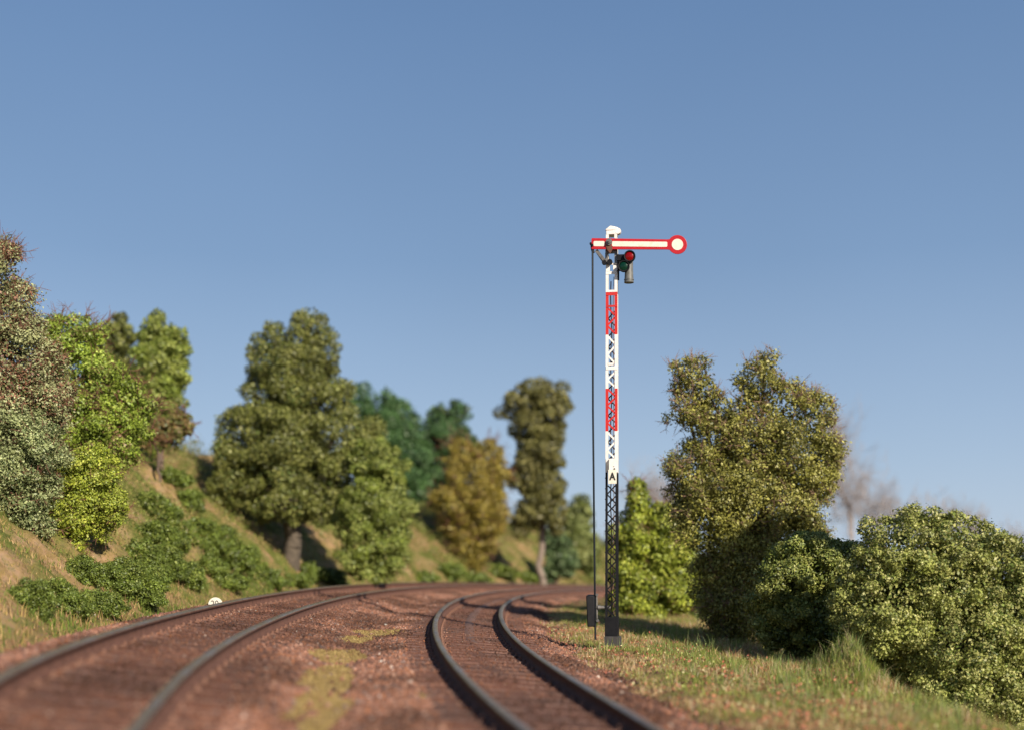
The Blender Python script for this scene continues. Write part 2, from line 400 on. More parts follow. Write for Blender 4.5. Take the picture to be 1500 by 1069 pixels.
# ------------------------------------------------------------------ tracks
def track(T, name, label, half_len):
    s = T['s']; root = thing(name, label, 'railway track', (T['x'][i0], T['y'][i0], T['z'][i0]))
    org = np.array(root.location)
    slope = T['c']/G
    smax = half_len
    sel = np.where(s < smax)[0]; sel = sel[::2]
    prof = [(-.10, -.202), (-.10, -.186), (-.03, -.165), (-.02, -.066), (-.050, -.052), (-.053, -.018), (-.038, 0.), (.038, 0.), (.053, -.018), (.050, -.052), (.02, -.066), (.03, -.165), (.10, -.186), (.10, -.202)]
    mi_seg = [1, 1, 1, 1, 1, 0, 0, 0, 1, 1, 1, 1, 1, 1]
    for side in (1, -1):
        V = []; 
        for i in sel:
            o = side*G/2
            for q, h in prof:
                off = o+q
                V.append((T['x'][i]+T['lx'][i]*off, T['y'][i]+T['ly'][i]*off, T['z'][i]+slope[i]*off+h))
        V = np.array(V); k = len(prof); n = len(sel); F = []; mi = []
        for i in range(n-1):
            for j in range(k):
                j2 = (j+1) % k; F.append((i*k+j, i*k+j2, (i+1)*k+j2, (i+1)*k+j)); mi.append(mi_seg[j])
        fast_mesh('rail', V, F, [M['rail_head'], M['rail_side']], root, midx=mi, smooth=False, origin=org)
    # sleepers
    mb = MB(); mb.box(-1.3, 1.3, -.125, .125, -.16, 0)
    smesh = mb.build('sleeper', M['sleeper']).data
    import bmesh
    bm = bmesh.new(); bm.from_mesh(smesh); bmesh.ops.bevel(bm, geom=bm.edges[:], offset=.014, segments=1, affect='EDGES')
    bmesh.ops.subdivide_edges(bm, edges=[e for e in bm.edges if abs(e.verts[0].co.x-e.verts[1].co.x) > 1.5], cuts=12)
    for v in bm.verts:
        v.co.z += (random.random()-.5)*.008; v.co.y += (random.random()-.5)*.008
    bm.to_mesh(smesh); bm.free()
    tmp = [o for o in bpy.data.objects if o.data == smesh][0]; bpy.data.objects.remove(tmp)
    cb = MB(); cb.box(-.17, .17, -.09, .09, 0.002, .018)
    for e in (-.125, .125):
        cb.lathe((e, 0, .01), [(0, .026), (.04, .026), (.05, .014), (.051, 0)], 'z', 6)
        cb.lathe((e, .055, .01), [(0, .02), (.025, .02), (.027, 0)], 'z', 6)
    co = cb.build('base_plate', M['clip']); cmesh = co.data; bpy.data.objects.remove(co)
    ss = np.arange(10.0, smax, .60); far_v = []; far_f = []
    cnt = 0
    bx = np.array([v.co for v in smesh.vertices]); 
    for q, sv in enumerate(ss):
        i = int(np.argmin(np.abs(s-sv))); t = (sv-s[i])
        x = T['x'][i]+math.sin(T['th'][i])*t; y = T['y'][i]+math.cos(T['th'][i])*t; z = T['z'][i]-.203+(T['z'][min(i+1, len(s)-1)]-T['z'][i])*t/.25
        th = T['th'][i]
        if cnt < 98 and sv > 14:
            o = link('sleeper', smesh, root); o.location = Vector((x, y, z))-root.location
            o.rotation_euler = (0, math.atan(slope[i]), -th+random.uniform(-.008, .008))
            for sd in (-1, 1): link('base_plate', cmesh, o).location = (sd*G/2, 0, 0)
            cnt += 1
        else:
            c, sn = math.cos(th), math.sin(th); b = len(far_v)
            for dx, dy, dz in ((-1.3, -.125, -.1), (1.3, -.125, -.1), (1.3, .125, -.1), (-1.3, .125, -.1), (-1.3, -.125, 0), (1.3, -.125, 0), (1.3, .125, 0), (-1.3, .125, 0)):
                far_v.append((x+dx*c+dy*sn-org[0], y-dx*sn+dy*c-org[1], z+dz-slope[i]*dx-org[2]))
            for f in ((0, 3, 2, 1), (4, 5, 6, 7), (0, 1, 5, 4), (1, 2, 6, 5), (2, 3, 7, 6), (3, 0, 4, 7)): far_f.append([b+k for k in f])
    if far_f:
        o = fast_mesh('sleepers', far_v, far_f, M['sleeper'], root); o['kind'] = 'stuff'
    # low worn ridge down the middle of the sleepers of the right track
    if T is A: return root
    sel = [i for i in sel if 26 < s[i] < 75]
    V = []; prof = [(-.12, -.212), (-.09, -.196), (0, -.184), (.10, -.188), (.13, -.212)]
    for i in sel:
        tp = min(1, (s[i]-26)/8, (75-s[i])/15)
        for q, h in prof:
            h = -.212+(h+.212)*tp
            V.append((T['x'][i]+T['lx'][i]*q, T['y'][i]+T['ly'][i]*q, T['z'][i]+slope[i]*q+h+(random.random()-.5)*.008))
    k = 5; F = [(i*k+j, i*k+j+1, (i+1)*k+j+1, (i+1)*k+j) for i in range(len(sel)-1) for j in range(k-1)]
    fast_mesh('centre_strip', V, F, M['sleeper'], root, origin=org, smooth=True)
    return root
track(A, 'railway_track', 'rusty left-hand track curving along the foot of the planted bank', 130)
track(B, 'railway_track', 'rusty right-hand track curving close past the foot of the signal mast', 130)

# ------------------------------------------------------------------ loose ballast stones
def stones(n):
    # octahedron-like stones with 6 vertices, jittered
    rng = RNG
    X = []; Y = []
    d = 9.5+ (rng.random(n*3)**1.35)*52
    lat = rng.uniform(-11.5, 6.5, n*3)
    # follow the tracks sideways
    xc = np.interp(d, A['y'][:400], A['x'][:400])
    x = xc+rng.uniform(-3.0, 7.6, n*3); y = d
    oa, ia = nearest(A, x, y); ob, ib = nearest(B, x, y)
    n2 = fbm(x*1.3+9, y*1.3, o=4)-.5
    bal = (1-sstep(1.9, 2.6, oa+n2*.9))*(1-sstep(1.75, 2.25, -ob+n2*1.2))
    onA = np.abs(oa) < 1.3; onB = np.abs(ob) < 1.3
    dens = np.where(onA, .22, np.where(onB, .09, 1.0))*bal
    dens = np.where((bal < .4), bal*.8+.03, dens)
    for oo in (oa, ob):
        dens = np.where(np.abs(np.abs(oo)-G/2) < .09, 0, dens)
    k = rng.random(len(x)) < dens
    x, y, oa, ob = x[k][:n], y[k][:n], oa[k][:n], ob[k][:n]; n = len(x)
    z, mk = ground(x, y, masks=True)
    k = rng.random(n) > mk['moss']*.97
    x, y, z, oa, ob = x[k], y[k], z[k], oa[k], ob[k]; n = len(x)
    sleeper_zone = (np.abs(oa) < 1.3) | (np.abs(ob) < 1.3)
    base = np.array([[1, 0, 0], [0, 1, 0], [-1, 0, 0], [0, -1, 0], [0, 0, 1], [0, 0, -1]], float)
    r = np.minimum(rng.lognormal(math.log(.020), .40, n), .048)*np.where(sleeper_zone, .62, 1)*(1+np.clip(12-y, 0, 5)*.0)
    Vx = base[None]*r[:, None, None]*rng.uniform(.6, 1.35, (n, 6, 1))
    a = rng.uniform(0, 6.28, (n, 3)); ca, sa_ = np.cos(a), np.sin(a)
    R1 = np.zeros((n, 3, 3)); R1[:, 0, 0] = ca[:, 0]; R1[:, 0, 1] = -sa_[:, 0]; R1[:, 1, 0] = sa_[:, 0]; R1[:, 1, 1] = ca[:, 0]; R1[:, 2, 2] = 1
    R2 = np.zeros((n, 3, 3)); R2[:, 0, 0] = 1; R2[:, 1, 1] = ca[:, 1]; R2[:, 1, 2] = -sa_[:, 1]; R2[:, 2, 1] = sa_[:, 1]; R2[:, 2, 2] = ca[:, 1]
    Vx = np.einsum('nij,nkj->nki', np.einsum('nij,njk->nik', R1, R2), Vx)
    Vx[:, :, 2] *= .8
    Vx += np.stack([x, y, z+r*.25+np.where(sleeper_zone, .006, 0)], 1)[:, None, :]
    f = np.array([[0, 1, 4], [1, 2, 4], [2, 3, 4], [3, 0, 4], [1, 0, 5], [2, 1, 5], [3, 2, 5], [0, 3, 5]])
    F = (f[None]+6*np.arange(n)[:, None, None]).reshape(-1, 3)
    pal = np.array([(.20, .095, .065), (.27, .13, .09), (.13, .065, .05), (.30, .17, .125), (.24, .10, .055), (.16, .11, .10), (.42, .30, .25), (.65, .58, .52)])
    pr = np.array([.28, .20, .20, .10, .14, .07, .009, .001]); ci = rng.choice(len(pal), n, p=pr/pr.sum())
    c = pal[ci]*rng.uniform(.72, 1.2, (n, 1))*np.where((np.abs(oa) < .5) | (np.abs(ob) < .5), .68, 1.)[:, None]*(.58+.75*sstep(.35, .62, fbm(x*.9+3, y*.7, 50., o=4)))[:, None]*np.array([1, 1.04, 1.02])
    tag(fast_mesh('ballast', Vx.reshape(-1, 3), F, M['stone'], col=np.repeat(c, 6, 0)), 'reddish brown crushed stone ballast lying round both tracks', 'ballast', kind='stuff')
stones(250000)

# ------------------------------------------------------------------ grass
def blades(name, label, x, y, h, w, c, lean=.5, cat='grass', tipc=None):
    n = len(x); rng = RNG; z = ground(x, y)
    a = rng.uniform(0, 2*np.pi, n); la = rng.uniform(0, 2*np.pi, n); ln = np.abs(rng.normal(0, lean, n))*h
    b = np.stack([x, y, z-.01], 1); wv = np.stack([np.cos(a), np.sin(a), np.zeros(n)], 1)*w[:, None]*.5
    lv = np.stack([np.cos(la)*ln, np.sin(la)*ln, np.zeros(n)], 1)
    up = np.zeros((n, 3)); up[:, 2] = h
    mid = b+up*.55+lv*.3; tip = b+up*(1-.15*np.clip(ln/h, 0, 1))[:, None]+lv
    V = np.stack([b-wv, b+wv, mid+wv*.75, mid-wv*.75, tip], 1).reshape(-1, 3)
    f = np.array([[0, 1, 2], [0, 2, 3], [3, 2, 4]]); F = (f[None]+5*np.arange(n)[:, None, None]).reshape(-1, 3)
    C = np.repeat(c, 5, 0)
    return tag(fast_mesh(name, V, F, M['grass'], col=C), label, cat, kind='stuff')
def pick(pal, pr, n, var=.2):
    pal = np.array(pal, float); pr = np.array(pr, float); ci = RNG.choice(len(pal), n, p=pr/pr.sum())
    return pal[ci]*RNG.uniform(1-var, 1+var, (n, 1))
def shoulder_grass():
    n = 420000; rng = RNG
    y = 9.5+rng.random(n)**1.25*34; ib = np.searchsorted(B['y'][:330], y); ib = np.clip(ib, 0, 329)
    off = rng.uniform(1.7, 10.5, n)**1.0; x = B['x'][ib]+off
    ob, _ = nearest(B, x, y); r = -ob; n2 = fbm(x*1.3+9, y*1.3, o=4)-.5; n4 = fbm(x*3, y*3, 4.)
    d = sstep(1.85, 2.5, r+n2*1.2)*np.where(r > 7, .35, 1)*(.22+1.1*sstep(.42, .6, n4))
    k = rng.random(n) < d*.8
    x, y, r, n4 = x[k], y[k], r[k], n4[k]; n = len(x); n5 = fbm(x*.8+30, y*.8, 7., o=3)
    mound = np.exp(-(((x-6.0)/.9)**2+((y-21.8)/1.4)**2))
    h = rng.lognormal(math.log(.058), .5, n)*(1+.6*sstep(3.5, 5.5, r))*(.5+1.0*n4)*(1+mound*.3); h = np.clip(h, .015, .26)
    c1 = pick([(.21, .27, .045), (.29, .34, .07), (.14, .18, .035), (.40, .40, .12)], [4, 3, 2, 3], n)
    c2 = pick([(.44, .31, .15), (.54, .42, .22), (.42, .20, .11), (.62, .52, .35)], [4, 3, 3, 1.5], n)
    dry = np.clip((1-sstep(2.0, 3.4, r))*.6+sstep(.48, .62, n5)*.8, .16, 1)
    wch = rng.random(n) < dry; c = np.where(wch[:, None], c2, c1)
    blades('grass', 'green and straw coloured grass on the shoulder beside the signal', x, y, h, rng.uniform(.006, .014, n)*np.where(y < 16, .8, 1), c, .55)
shoulder_grass()
def tall_tufts():
    rng = RNG; X = []; Y = []
    for _ in range(260):
        y0 = rng.uniform(13, 27); o = rng.uniform(3.4, 8.5); i = np.searchsorted(B['y'][:330], y0); x0 = B['x'][min(i, 329)]+o; m = rng.integers(5, 26)
        X += list(x0+rng.normal(0, .05, m)); Y += list(y0+rng.normal(0, .07, m))
    for _ in range(12):
        x0 = 2.0+rng.normal(0, .25); y0 = 24.3+rng.normal(0, .2); m = 6; X += list(x0+rng.normal(0, .05, m)); Y += list(y0+rng.normal(0, .05, m))
    for _ in range(34):
        x0 = 6.1+rng.normal(0, .55); y0 = 21.8+rng.normal(0, .8); m = 22; X += list(x0+rng.normal(0, .05, m)); Y += list(y0+rng.normal(0, .05, m))
    x = np.array(X); y = np.array(Y); n = len(x)
    c = pick([(.20, .28, .08), (.30, .36, .13), (.12, .20, .05), (.42, .36, .2)], [4, 3, 2, 2], n)
    blades('tall_grass', 'long thin grass tufts standing above the shoulder turf', x, y, np.clip(rng.lognormal(math.log(.21), .38, n), .08, .5), np.full(n, .008), c, .45)
tall_tufts()
def flecks():
    """fallen leaves and tiny flower heads lying in the turf"""
    rng = RNG; n = 9000
    y = 10+rng.random(n)**1.2*22; i = np.clip(np.searchsorted(B['y'][:330], y), 0, 329); x = B['x'][i]+1.9+rng.random(n)*4.2
    cl = fbm(x*1.6, y*1.0, 8., o=3); k = rng.random(n) < sstep(.45, .6, cl)+.12; x, y = x[k], y[k]; n = len(x)
    z = ground(x, y)+rng.uniform(.02, .13, n); r = rng.uniform(.012, .032, n)
    P = np.stack([x, y, z], 1); a = rng.normal(size=(n, 3)); a /= np.linalg.norm(a, axis=1)[:, None]; b = np.cross(a, rng.normal(size=(n, 3))); b /= np.linalg.norm(b, axis=1)[:, None]
    V = np.stack([P-a*r[:, None], P+b*r[:, None]*.7, P+a*r[:, None], P-b*r[:, None]*.7], 1).reshape(-1, 3)
    F = np.arange(4*n).reshape(-1, 4)
    c = pick([(.44, .13, .08), (.58, .25, .15), (.45, .16, .10), (.70, .62, .35), (.50, .55, .18)], [4, 4, 3, 2, 2], n)
    tag(fast_mesh('leaf_litter', V, F, M['grass'], col=np.repeat(c, 4, 0)), 'scattered reddish leaves and pale flecks lying in the shoulder grass', 'leaf litter', kind='stuff')
flecks()
def bank_turf():
    n = 330000; rng = RNG
    i = rng.integers(0, 380, n); off = 1.7+rng.random(n)**1.3*13
    x = A['x'][i]+A['lx'][i]*off+rng.normal(0, .1, n); y = A['y'][i]+A['ly'][i]*off+rng.normal(0, .1, n)
    oa, _ = nearest(A, x, y); n2 = fbm(x*1.3+9, y*1.3, o=4)-.5; nn = fbm(x*.9, y*.9, 12., o=4)
    k = (rng.random(n) < sstep(1.9, 2.7, oa+n2*.9)*(.45+sstep(.42, .6, nn))) & (y > 8)
    x, y, oa, nn = x[k], y[k], oa[k], nn[k]; n = len(x)
    h = np.clip(rng.lognormal(math.log(.075), .5, n)*(1+.5*(oa < 3.6)), .02, .35)
    g = pick([(.13, .20, .03), (.18, .24, .04), (.10, .15, .025)], [1, 1, 1], n)
    s = pick([(.42, .30, .11), (.54, .38, .18), (.40, .24, .13), (.30, .27, .07)], [3, 3, 2, 1.5], n)
    w = rng.random(n) < .25+.6*sstep(.5, .6, nn)
    c = np.where(w[:, None], g, s)
    blades('turf', 'short straw and green turf covering the bank left of the tracks', x, y, h, rng.uniform(.010, .022, n), c, .6)
bank_turf()
def scrub():
    rng = RNG; n = 420000
    i = rng.integers(10, 430, n); off = 2.3+rng.random(n)**1.1*13
    x = A['x'][i]+A['lx'][i]*off; y = A['y'][i]+A['ly'][i]*off
    nn = fbm(x*.42+40, y*.42, 20., o=4)+.25*(fbm(x*2.2, y*2.2, 21., o=2)-.5); m = sstep(.48, .56, nn)*sstep(2.6, 3.6, off)
    k = (rng.random(n) < m*.75) & (y > 9); x, y, m, nn = x[k], y[k], m[k], nn[k]; n = len(x)
    z, mk = ground(x, y, masks=True); n3 = fbm(x*1.7, y*1.7, 30., o=3)
    hgt = m*(.10+.55*np.clip(n3-.32, 0, 1)*1.6)*sstep(.48, .66, nn)*1.6+.05
    P = np.stack([x, y, z+hgt*rng.random(n)**.5], 1); sz = .036*np.maximum(y, 20)/26*rng.lognormal(0, .3, n)
    N0 = unit(np.array([0, -.2, 1.])+rng.normal(size=(n, 3))*.6); hue = np.clip(n3*1.4-.2+rng.normal(0, .18, n), 0, .999)
    pal = np.array([(.13, .17, .03), (.19, .24, .045), (.24, .27, .06), (.30, .25, .09), (.17, .20, .04)]); c = pal[(hue*5).astype(int)]*rng.uniform(.7, 1.25, (n, 1))
    tag(fast_mesh('scrub', leaf_quads(P, N0, sz, rng), np.arange(4*n).reshape(-1, 4), M['leaf'], col=np.repeat(c, 4, 0)), 'low olive green scrub spreading in patches over the left bank', 'scrub', kind='stuff')
def moss():
    rng = RNG; n = 200000
    y = 11+rng.random(n)*38; xc = np.interp(y, A['y'][:400], A['x'][:400]); x = xc+1.3+rng.random(n)*2.4
    z, mk = ground(x, y, masks=True); k = rng.random(n) < mk['moss']; x, y = x[k], y[k]; n = len(x)
    c = pick([(.37, .27, .10), (.50, .38, .16), (.27, .19, .07)], [2, 2, 1], n)
    blades('moss', 'yellow green moss tufts growing between the two tracks', x, y, rng.uniform(.012, .045, n), rng.uniform(.008, .02, n), c, .8, 'moss')
moss()

def text_mesh(o):
    dg = bpy.context.evaluated_depsgraph_get(); me = bpy.data.meshes.new_from_object(o.evaluated_get(dg)); n = link(o.name, me, o.parent)
    n.rotation_euler = o.rotation_euler.copy(); n.location = o.location.copy(); n.scale = o.scale.copy(); nm = o.name; bpy.data.objects.remove(o); n.name = nm; return n
# ------------------------------------------------------------------ the signal
def signal():
    D = 25.0; Z0 = lambda py: (HY-py)*D/FPX+CH
    base = at(896.5, 931, D); root = thing('semaphore_signal', 'tall red and white lattice semaphore signal with horizontal arm and plate lettered A', 'railway signal', base)
    rz = math.radians(-9); 
    def S(parent_name, mb, mats, parent=root, **kw):
        o = mb.build(parent_name, mats, parent, **kw); return o
    k = D/FPX
    def zz(py): return (931-py)*k           # local z of a photograph row
    # mast half width by height: px 17.5 wide at the top, 19 at the bottom
    def hw(z): return (9.6-1.0*z/zz(335))*k*.97
    W, R_, K = 0, 1, 2
    bands = [(zz(905), zz(692), K, K), (zz(692), zz(632), W, W), (zz(632), zz(570), R_, W), (zz(570), zz(492), W, W), (zz(492), zz(430), R_, W), (zz(430), zz(351), W, W)]
    mats = [M['white'], M['red'], M['black']]
    fl = 4.1*k; t = .012
    mb = MB()
    for z0, z1, cf, cs in bands:
        a, b = hw(z0), hw(z1)
        for sx in (-1, 1):
            for sy in (-1, 1):
                front = sy < 0
                m = cf if front else (K if cf != K else K)
                ms = cs
                # flange on the front / rear face
                def P(h, ix, iy, z): return (sx*(h-ix), sy*(h-iy), z)
                fx = (fl if cf != K else fl*.82) if front else fl*.5
                p = [P(a, 0, 0, z0), P(a, fx, 0, z0), P(a, fx, t, z0), P(a, 0, t, z0), P(b, 0, 0, z1), P(b, fx, 0, z1), P(b, fx, t, z1), P(b, 0, t, z1)]
                mb.quadbox(p, cf if front else K)
                p = [P(a, 0, t, z0), P(a, t, t, z0), P(a, t, fl*.85, z0), P(a, 0, fl*.85, z0), P(b, 0, t, z1), P(b, t, t, z1), P(b, t, fl*.85, z1), P(b, 0, fl*.85, z1)]
                mb.quadbox(p, ms)
    S('mast_frame', mb, mats, bevel=0)
    # lattice bars
    def lattice(name, face, off):
        mb = MB()
        for (p0, p1, pitch) in ((905, 710, 14.2), (673, 633, 13.3), (632, 570, 12.4), (569, 545, 12.), (535, 493, 14), (492, 452, 13.3)):
            z = zz(p0); n = max(1, round((p0-p1)/pitch)); dz = (zz(p1)-z)/n
            ci = K if p0 > 692 else (R_ if (p0 in (632, 492)) else W)
            if face in ('rear',): ci = K
            if face in ('left', 'right') and ci == R_: ci = W
            for q in range(n):
                zA, zB = z+q*dz, z+(q+1)*dz; sgn = 1 if (q+off) % 2 else -1
                h0, h1 = hw(zA)-fl*.55, hw(zB)-fl*.55; e0, e1 = hw(zA)-t-.006, hw(zB)-t-.006
                if face == 'front': a, b, up = (-sgn*h0, -e0, zA), (sgn*h1, -e1, zB), (0, 1, 0)
                elif face == 'rear': a, b, up = (sgn*h0, e0, zA), (-sgn*h1, e1, zB), (0, 1, 0)
                elif face == 'left': a, b, up = (-e0, sgn*h0, zA), (-e1, -sgn*h1, zB), (1, 0, 0)
                else: a, b, up = (e0, sgn*h0, zA), (e1, -sgn*h1, zB), (1, 0, 0)
                mb.bar(a, b, 2.5*k if ci != K else 1.9*k, .010, ci, up)
        S(name, mb, mats)
    lattice('front_lattice', 'front', 0); lattice('rear_lattice', 'rear', 0); lattice('side_lattice', 'left', 0); lattice('side_lattice', 'right', 1)
    # solid plates and cross pieces on the front
    mb = MB()
    def plate(p0, p1, x0, x1, mi=0, y=None, th=.005):
        z0, z1 = zz(p0), zz(p1); h = hw((z0+z1)/2); yy = -h-.004 if y is None else y; mb = MB()
        mb.box(x0*k, x1*k, yy-th+.001, yy+.003, z0, z1, mi); S('mast_plate', mb, [M['white'], M['red']])
    plate(692, 672, -3.5, 8.6); plate(677, 672, -8.4, -3.6); plate(543, 538, -8.2, 8.2); plate(536.5, 533, -5, 3)
    plate(452, 449, -8.4, 8.2, 1); plate(435, 430.4, -8.4, 8.2, 1); plate(430, 427, -8.4, 8.2); plate(404, 400, -8.4, 8.2)
    plate(399.6, 391, -8.2, -2.4); plate(399.6, 391, 2.4, 8); plate(390.5, 388, -8.2, 8.2); plate(373, 352.2, -8.2, -4.6); plate(373, 352.2, 4.8, 8.2)
    plate(351.6, 346, -8.2, -4); plate(351.6, 346, 4, 8.2)
    mb = MB(); mb.box(-8.2*k, 8.2*k, -8.4*k, 8.4*k, zz(346), zz(340))                # cap box
    out = [(-9, 340), (-9, 338), (-2, 333), (4, 334.5), (9, 336), (9, 340)]
    mb.prism([(x*k, zz(y)) for x, y in out], -8.8*k, 8.8*k)
    S('mast_cap', mb, M['white'], bevel=.012, smooth=True)
    mb = MB(); mb.lathe((9.2*k, -8.6*k, zz(341.2)), [(0, .0), (0, 4.3*k), (4*k, 4.6*k), (9*k, 4.3*k), (9.01*k, 0)], 'y', 20)
    mb.box(2*k, 9*k, -8.3*k, -.5*k, zz(341), zz(337))
    S('cable_pulley', mb, M['white'], smooth=True)
    # grey bracket round the arm bearing
    mb = MB(); h = hw(zz(380))
    for x0 in (-9.2, 4.3): mb.box(x0*k, (x0+4.4)*k, -h-.035, -h-.006, zz(390), zz(373.5))
    mb.box(-8.8*k, 8.8*k, -h-.05, -h-.012, zz(374.5), zz(369)); 
    mb.bar((-9*k, -h-.05, zz(386)), (-22*k, -h-.09, zz(370)), 4.4*k, .05)
    mb.lathe((-2.2*k, -h-.10, zz(387.5)), [(0, 0), (0, 3.9*k), (.07, 3.9*k), (.07, 0)], 'y', 16, 1)
    mb.lathe((-10.5*k, -h-.08, zz(387.5)), [(0, 0), (0, 3.4*k), (.07, 3.4*k), (.07, 0)], 'y', 16, 1)
    mb.bar((-23*k, -h-.1, zz(371)), (-10*k, -h-.03, zz(390)), 1.6*k, .03)
    S('arm_bracket', mb, [M['steel'], M['black']], smooth=True)
    mb = MB(); mb.box(-8.6*k, -4.8*k, h*.2, h*.9, zz(390), zz(374)); mb.box(4*k, 8*k, h*.1, h*.8, zz(398), zz(371)); S('bearing_block', mb, M['black'])
    # the arm: red outline plate with raised cream panels
    y0 = -h-.135
    def tilt(x): return -(x-(-28.5))*.053
    arm = MB()
    xa, xb = -28.5, 95.5; cz = 361.2; R = 13.6
    out = [(xa, cz-7.6), (xa, cz+7.6)]
    def pr(px, py): return (px*k, zz(py-tilt(px)))
    bl = [(xa, cz+6.9), (xa+1.2, cz+8)]
    disc = [(xb+R*math.cos(a), cz+R*math.sin(a)) for a in np.linspace(math.radians(146), math.radians(-146), 34)]
    out = [(xa+1.2, cz-8), (xa, cz-6.9)]+bl+[(xb-R*.83-3.6, cz+7.2)]+disc+[(xb-R*.83-3.6, cz-7.2)]
    arm.prism([pr(*p) for p in out], y0-.014, y0+.010)
    ao = S('signal_arm', arm, M['darkred'], bevel=.003)
    pn = MB()
    def panel(x0, x1, hh):
        r = 1.2; o = [(x0, cz-hh+r), (x0, cz+hh-r), (x0+r, cz+hh), (x1-r, cz+hh), (x1, cz+hh-r), (x1, cz-hh+r), (x1-r, cz-hh), (x0+r, cz-hh)]
        pn.prism([pr(*p) for p in o], y0-.018, y0-.0125)
    panel(xa+3.2, -9.2, 3.7); panel(1.5, 81, 3.7)
    o = [(xb+8.1*math.cos(a), cz+8.1*math.sin(a)) for a in np.linspace(0, 2*math.pi, 33)[:-1]]
    pn.prism([pr(*p) for p in o], y0-.018, y0-.0125)
    pn.build('cream_panel', M['cream'], ao)
    mb = MB(); mb.lathe((-2.8*k, y0-.02, zz(360.4)), [(-.07, 0), (-.07, 2.6*k), (-.035, 2.8*k), (-.034, 4.7*k), (0.0, 4.9*k), (.12, 4.9*k)], 'y', 20)
    mb.lathe((-2.8*k, y0-.095, zz(360.4)), [(-.025, 0), (-.025, 1.2*k), (.03, 1.2*k)], 'y', 6)
    S('pivot_bolt', mb, M['steel'], smooth=True)
    mb = MB(); mb.prism([(-7.4*k, zz(366)), (-5*k, zz(372)), (-1*k, zz(377)), (2*k, zz(372)), (2*k, zz(367)), (-2.5*k, zz(363)), (-6*k, zz(363))], y0-.03, y0-.0185)
    S('pivot_plate', mb, M['rail_side'])
    # spectacle and lamp
    ls = MB()
    cr, cg = (27.0, 381.5), (18.6, 395.6)
    for (cx, cy), rr in ((cr, 8.3), (cg, 8.3)):
        c = (cx*k, y0+.02, zz(cy)); ls.lathe(c, [(-.055, rr*k*.80), (-.06, rr*k*.98), (-.02, rr*k*1.0), (.03, rr*k*.98), (.03, 0)], 'y', 24)
    sp = S('spectacle_frame', ls, M['black'], smooth=True)
    for nm, (cx, cy), mt in (('lens', cr, M['lens_red']), ('lens', cg, M['lens_green'])):
        q = MB(); q.lathe((cx*k, y0+.02, zz(cy)), [(-.052, 0), (-.046, 3.5*k), (-.03, 6.2*k), (.0, 6.6*k)], 'y', 24); o = q.build(nm, mt, sp, smooth=True)
        o['label'] = 'round red glass lens' if mt is M['lens_red'] else 'round dark green glass lens'
    lm = MB()
    lm.lathe((25.2*k, y0+.16, zz(412)), [(-5*k, 0), (-5*k, 7.0*k), (-3.6*k, 7.2*k), (-3.4*k, 6.6*k), (-1.4*k, 6.6*k), (-1.2*k, 7.3*k), (0, 7.2*k), (.3*k, 6.5*k), (13*k, 6.0*k), (22*k, 6.0*k), (30*k, 6*k), (36*k, 4.6*k), (38*k, 2.5*k), (40*k, 2.2*k), (42*k, 0)], 'z', 24)
    S('signal_lamp', lm, M['grey'], smooth=True)
    mb = MB(); mb.box(8.6*k, 20*k, y0+.04, y0+.20, zz(386), zz(377.5)); mb.bar((9*k, y0+.1, zz(377)), (13.8*k, y0+.1, zz(392)), 3.5*k, .08)
    mb.bar((8*k, y0+.08, zz(400.5)), (15*k, y0+.05, zz(400.5)), 1.4*k, .02); mb.bar((9.8*k, y0+.2, zz(375)), (9.6*k, y0+.2, zz(412)), 2.4*k, .04)
    S('lamp_bracket', mb, M['black'])
    # plate with the letter, small bolt, hood beside it
    h = hw(zz(698)); mb = MB(); mb.box(-4.6*k, 7.6*k, -h-.055, -h-.042, zz(709), zz(688.5)); np_ = S('name_plate', mb, M['cream'], bevel=.003)
    tcv = bpy.data.curves.new('letter', 'FONT'); tcv.body = 'A'; tcv.size = .205; tcv.extrude = .0012; tcv.offset = .009; tcv.align_x = 'CENTER'; tcv.align_y = 'CENTER'
    tcv.materials.append(M['letter']); to = link('letter', tcv, np_); to.rotation_euler = (math.radians(90), 0, 0); to.location = (1.5*k, -h-.0575, zz(698.8)); to.scale = (.82, 1, 1); text_mesh(to)
    mb = MB(); mb.box(3.6*k, 5.4*k, -h-.03, -h-.012, zz(688), zz(686.2)); mb.box(3.2*k, 4*k, -h-.03, -h-.012, zz(683.6), zz(682.8)); mb.box(-2*k, 6*k, -h-.045, -h-.0, zz(704), zz(692.5)); S('plate_fixing', mb, M['black'])
    mb = MB(); mb.prism([(-8*k, zz(686)), (-8*k, zz(678)), (-3.6*k, zz(673)), (-3.6*k, zz(691)), (-7*k, zz(691))], -h-.03, -h-.006); S('side_plate', mb, M['steel'])
    # rivets on the left edge
    mb = MB()
    for py in np.arange(700, 900, 15.5): mb.lathe((-hw(zz(py))-.001, -hw(zz(py))+.03, zz(py)), [(-.012, 0), (-.010, .011), (0, .014)], 'x', 6)
    S('rivets', mb, M['black'])['kind'] = 'stuff'
    # base plate box and footing
    mb = MB(); a = hw(0); mb.box(-a-.006, a+.006, -a-.006, a+.006, 0, zz(903)); S('mast_base', mb, M['black'], bevel=.006)
    mb = MB(); mb.box(-a-.02, a+.05, -a-.05, a+.05, -.42, 0.0); S('footing', mb, M['concrete'], bevel=.012)
    # cables inside the mast
    mb = MB(); pts = [(-.02+.012*math.sin(i*1.3), .02+.012*math.cos(i), zz(905)+i*(zz(412)-zz(905))/24) for i in range(25)]; mb.tube(pts, .011, 6); S('cable', mb, M['cable'])
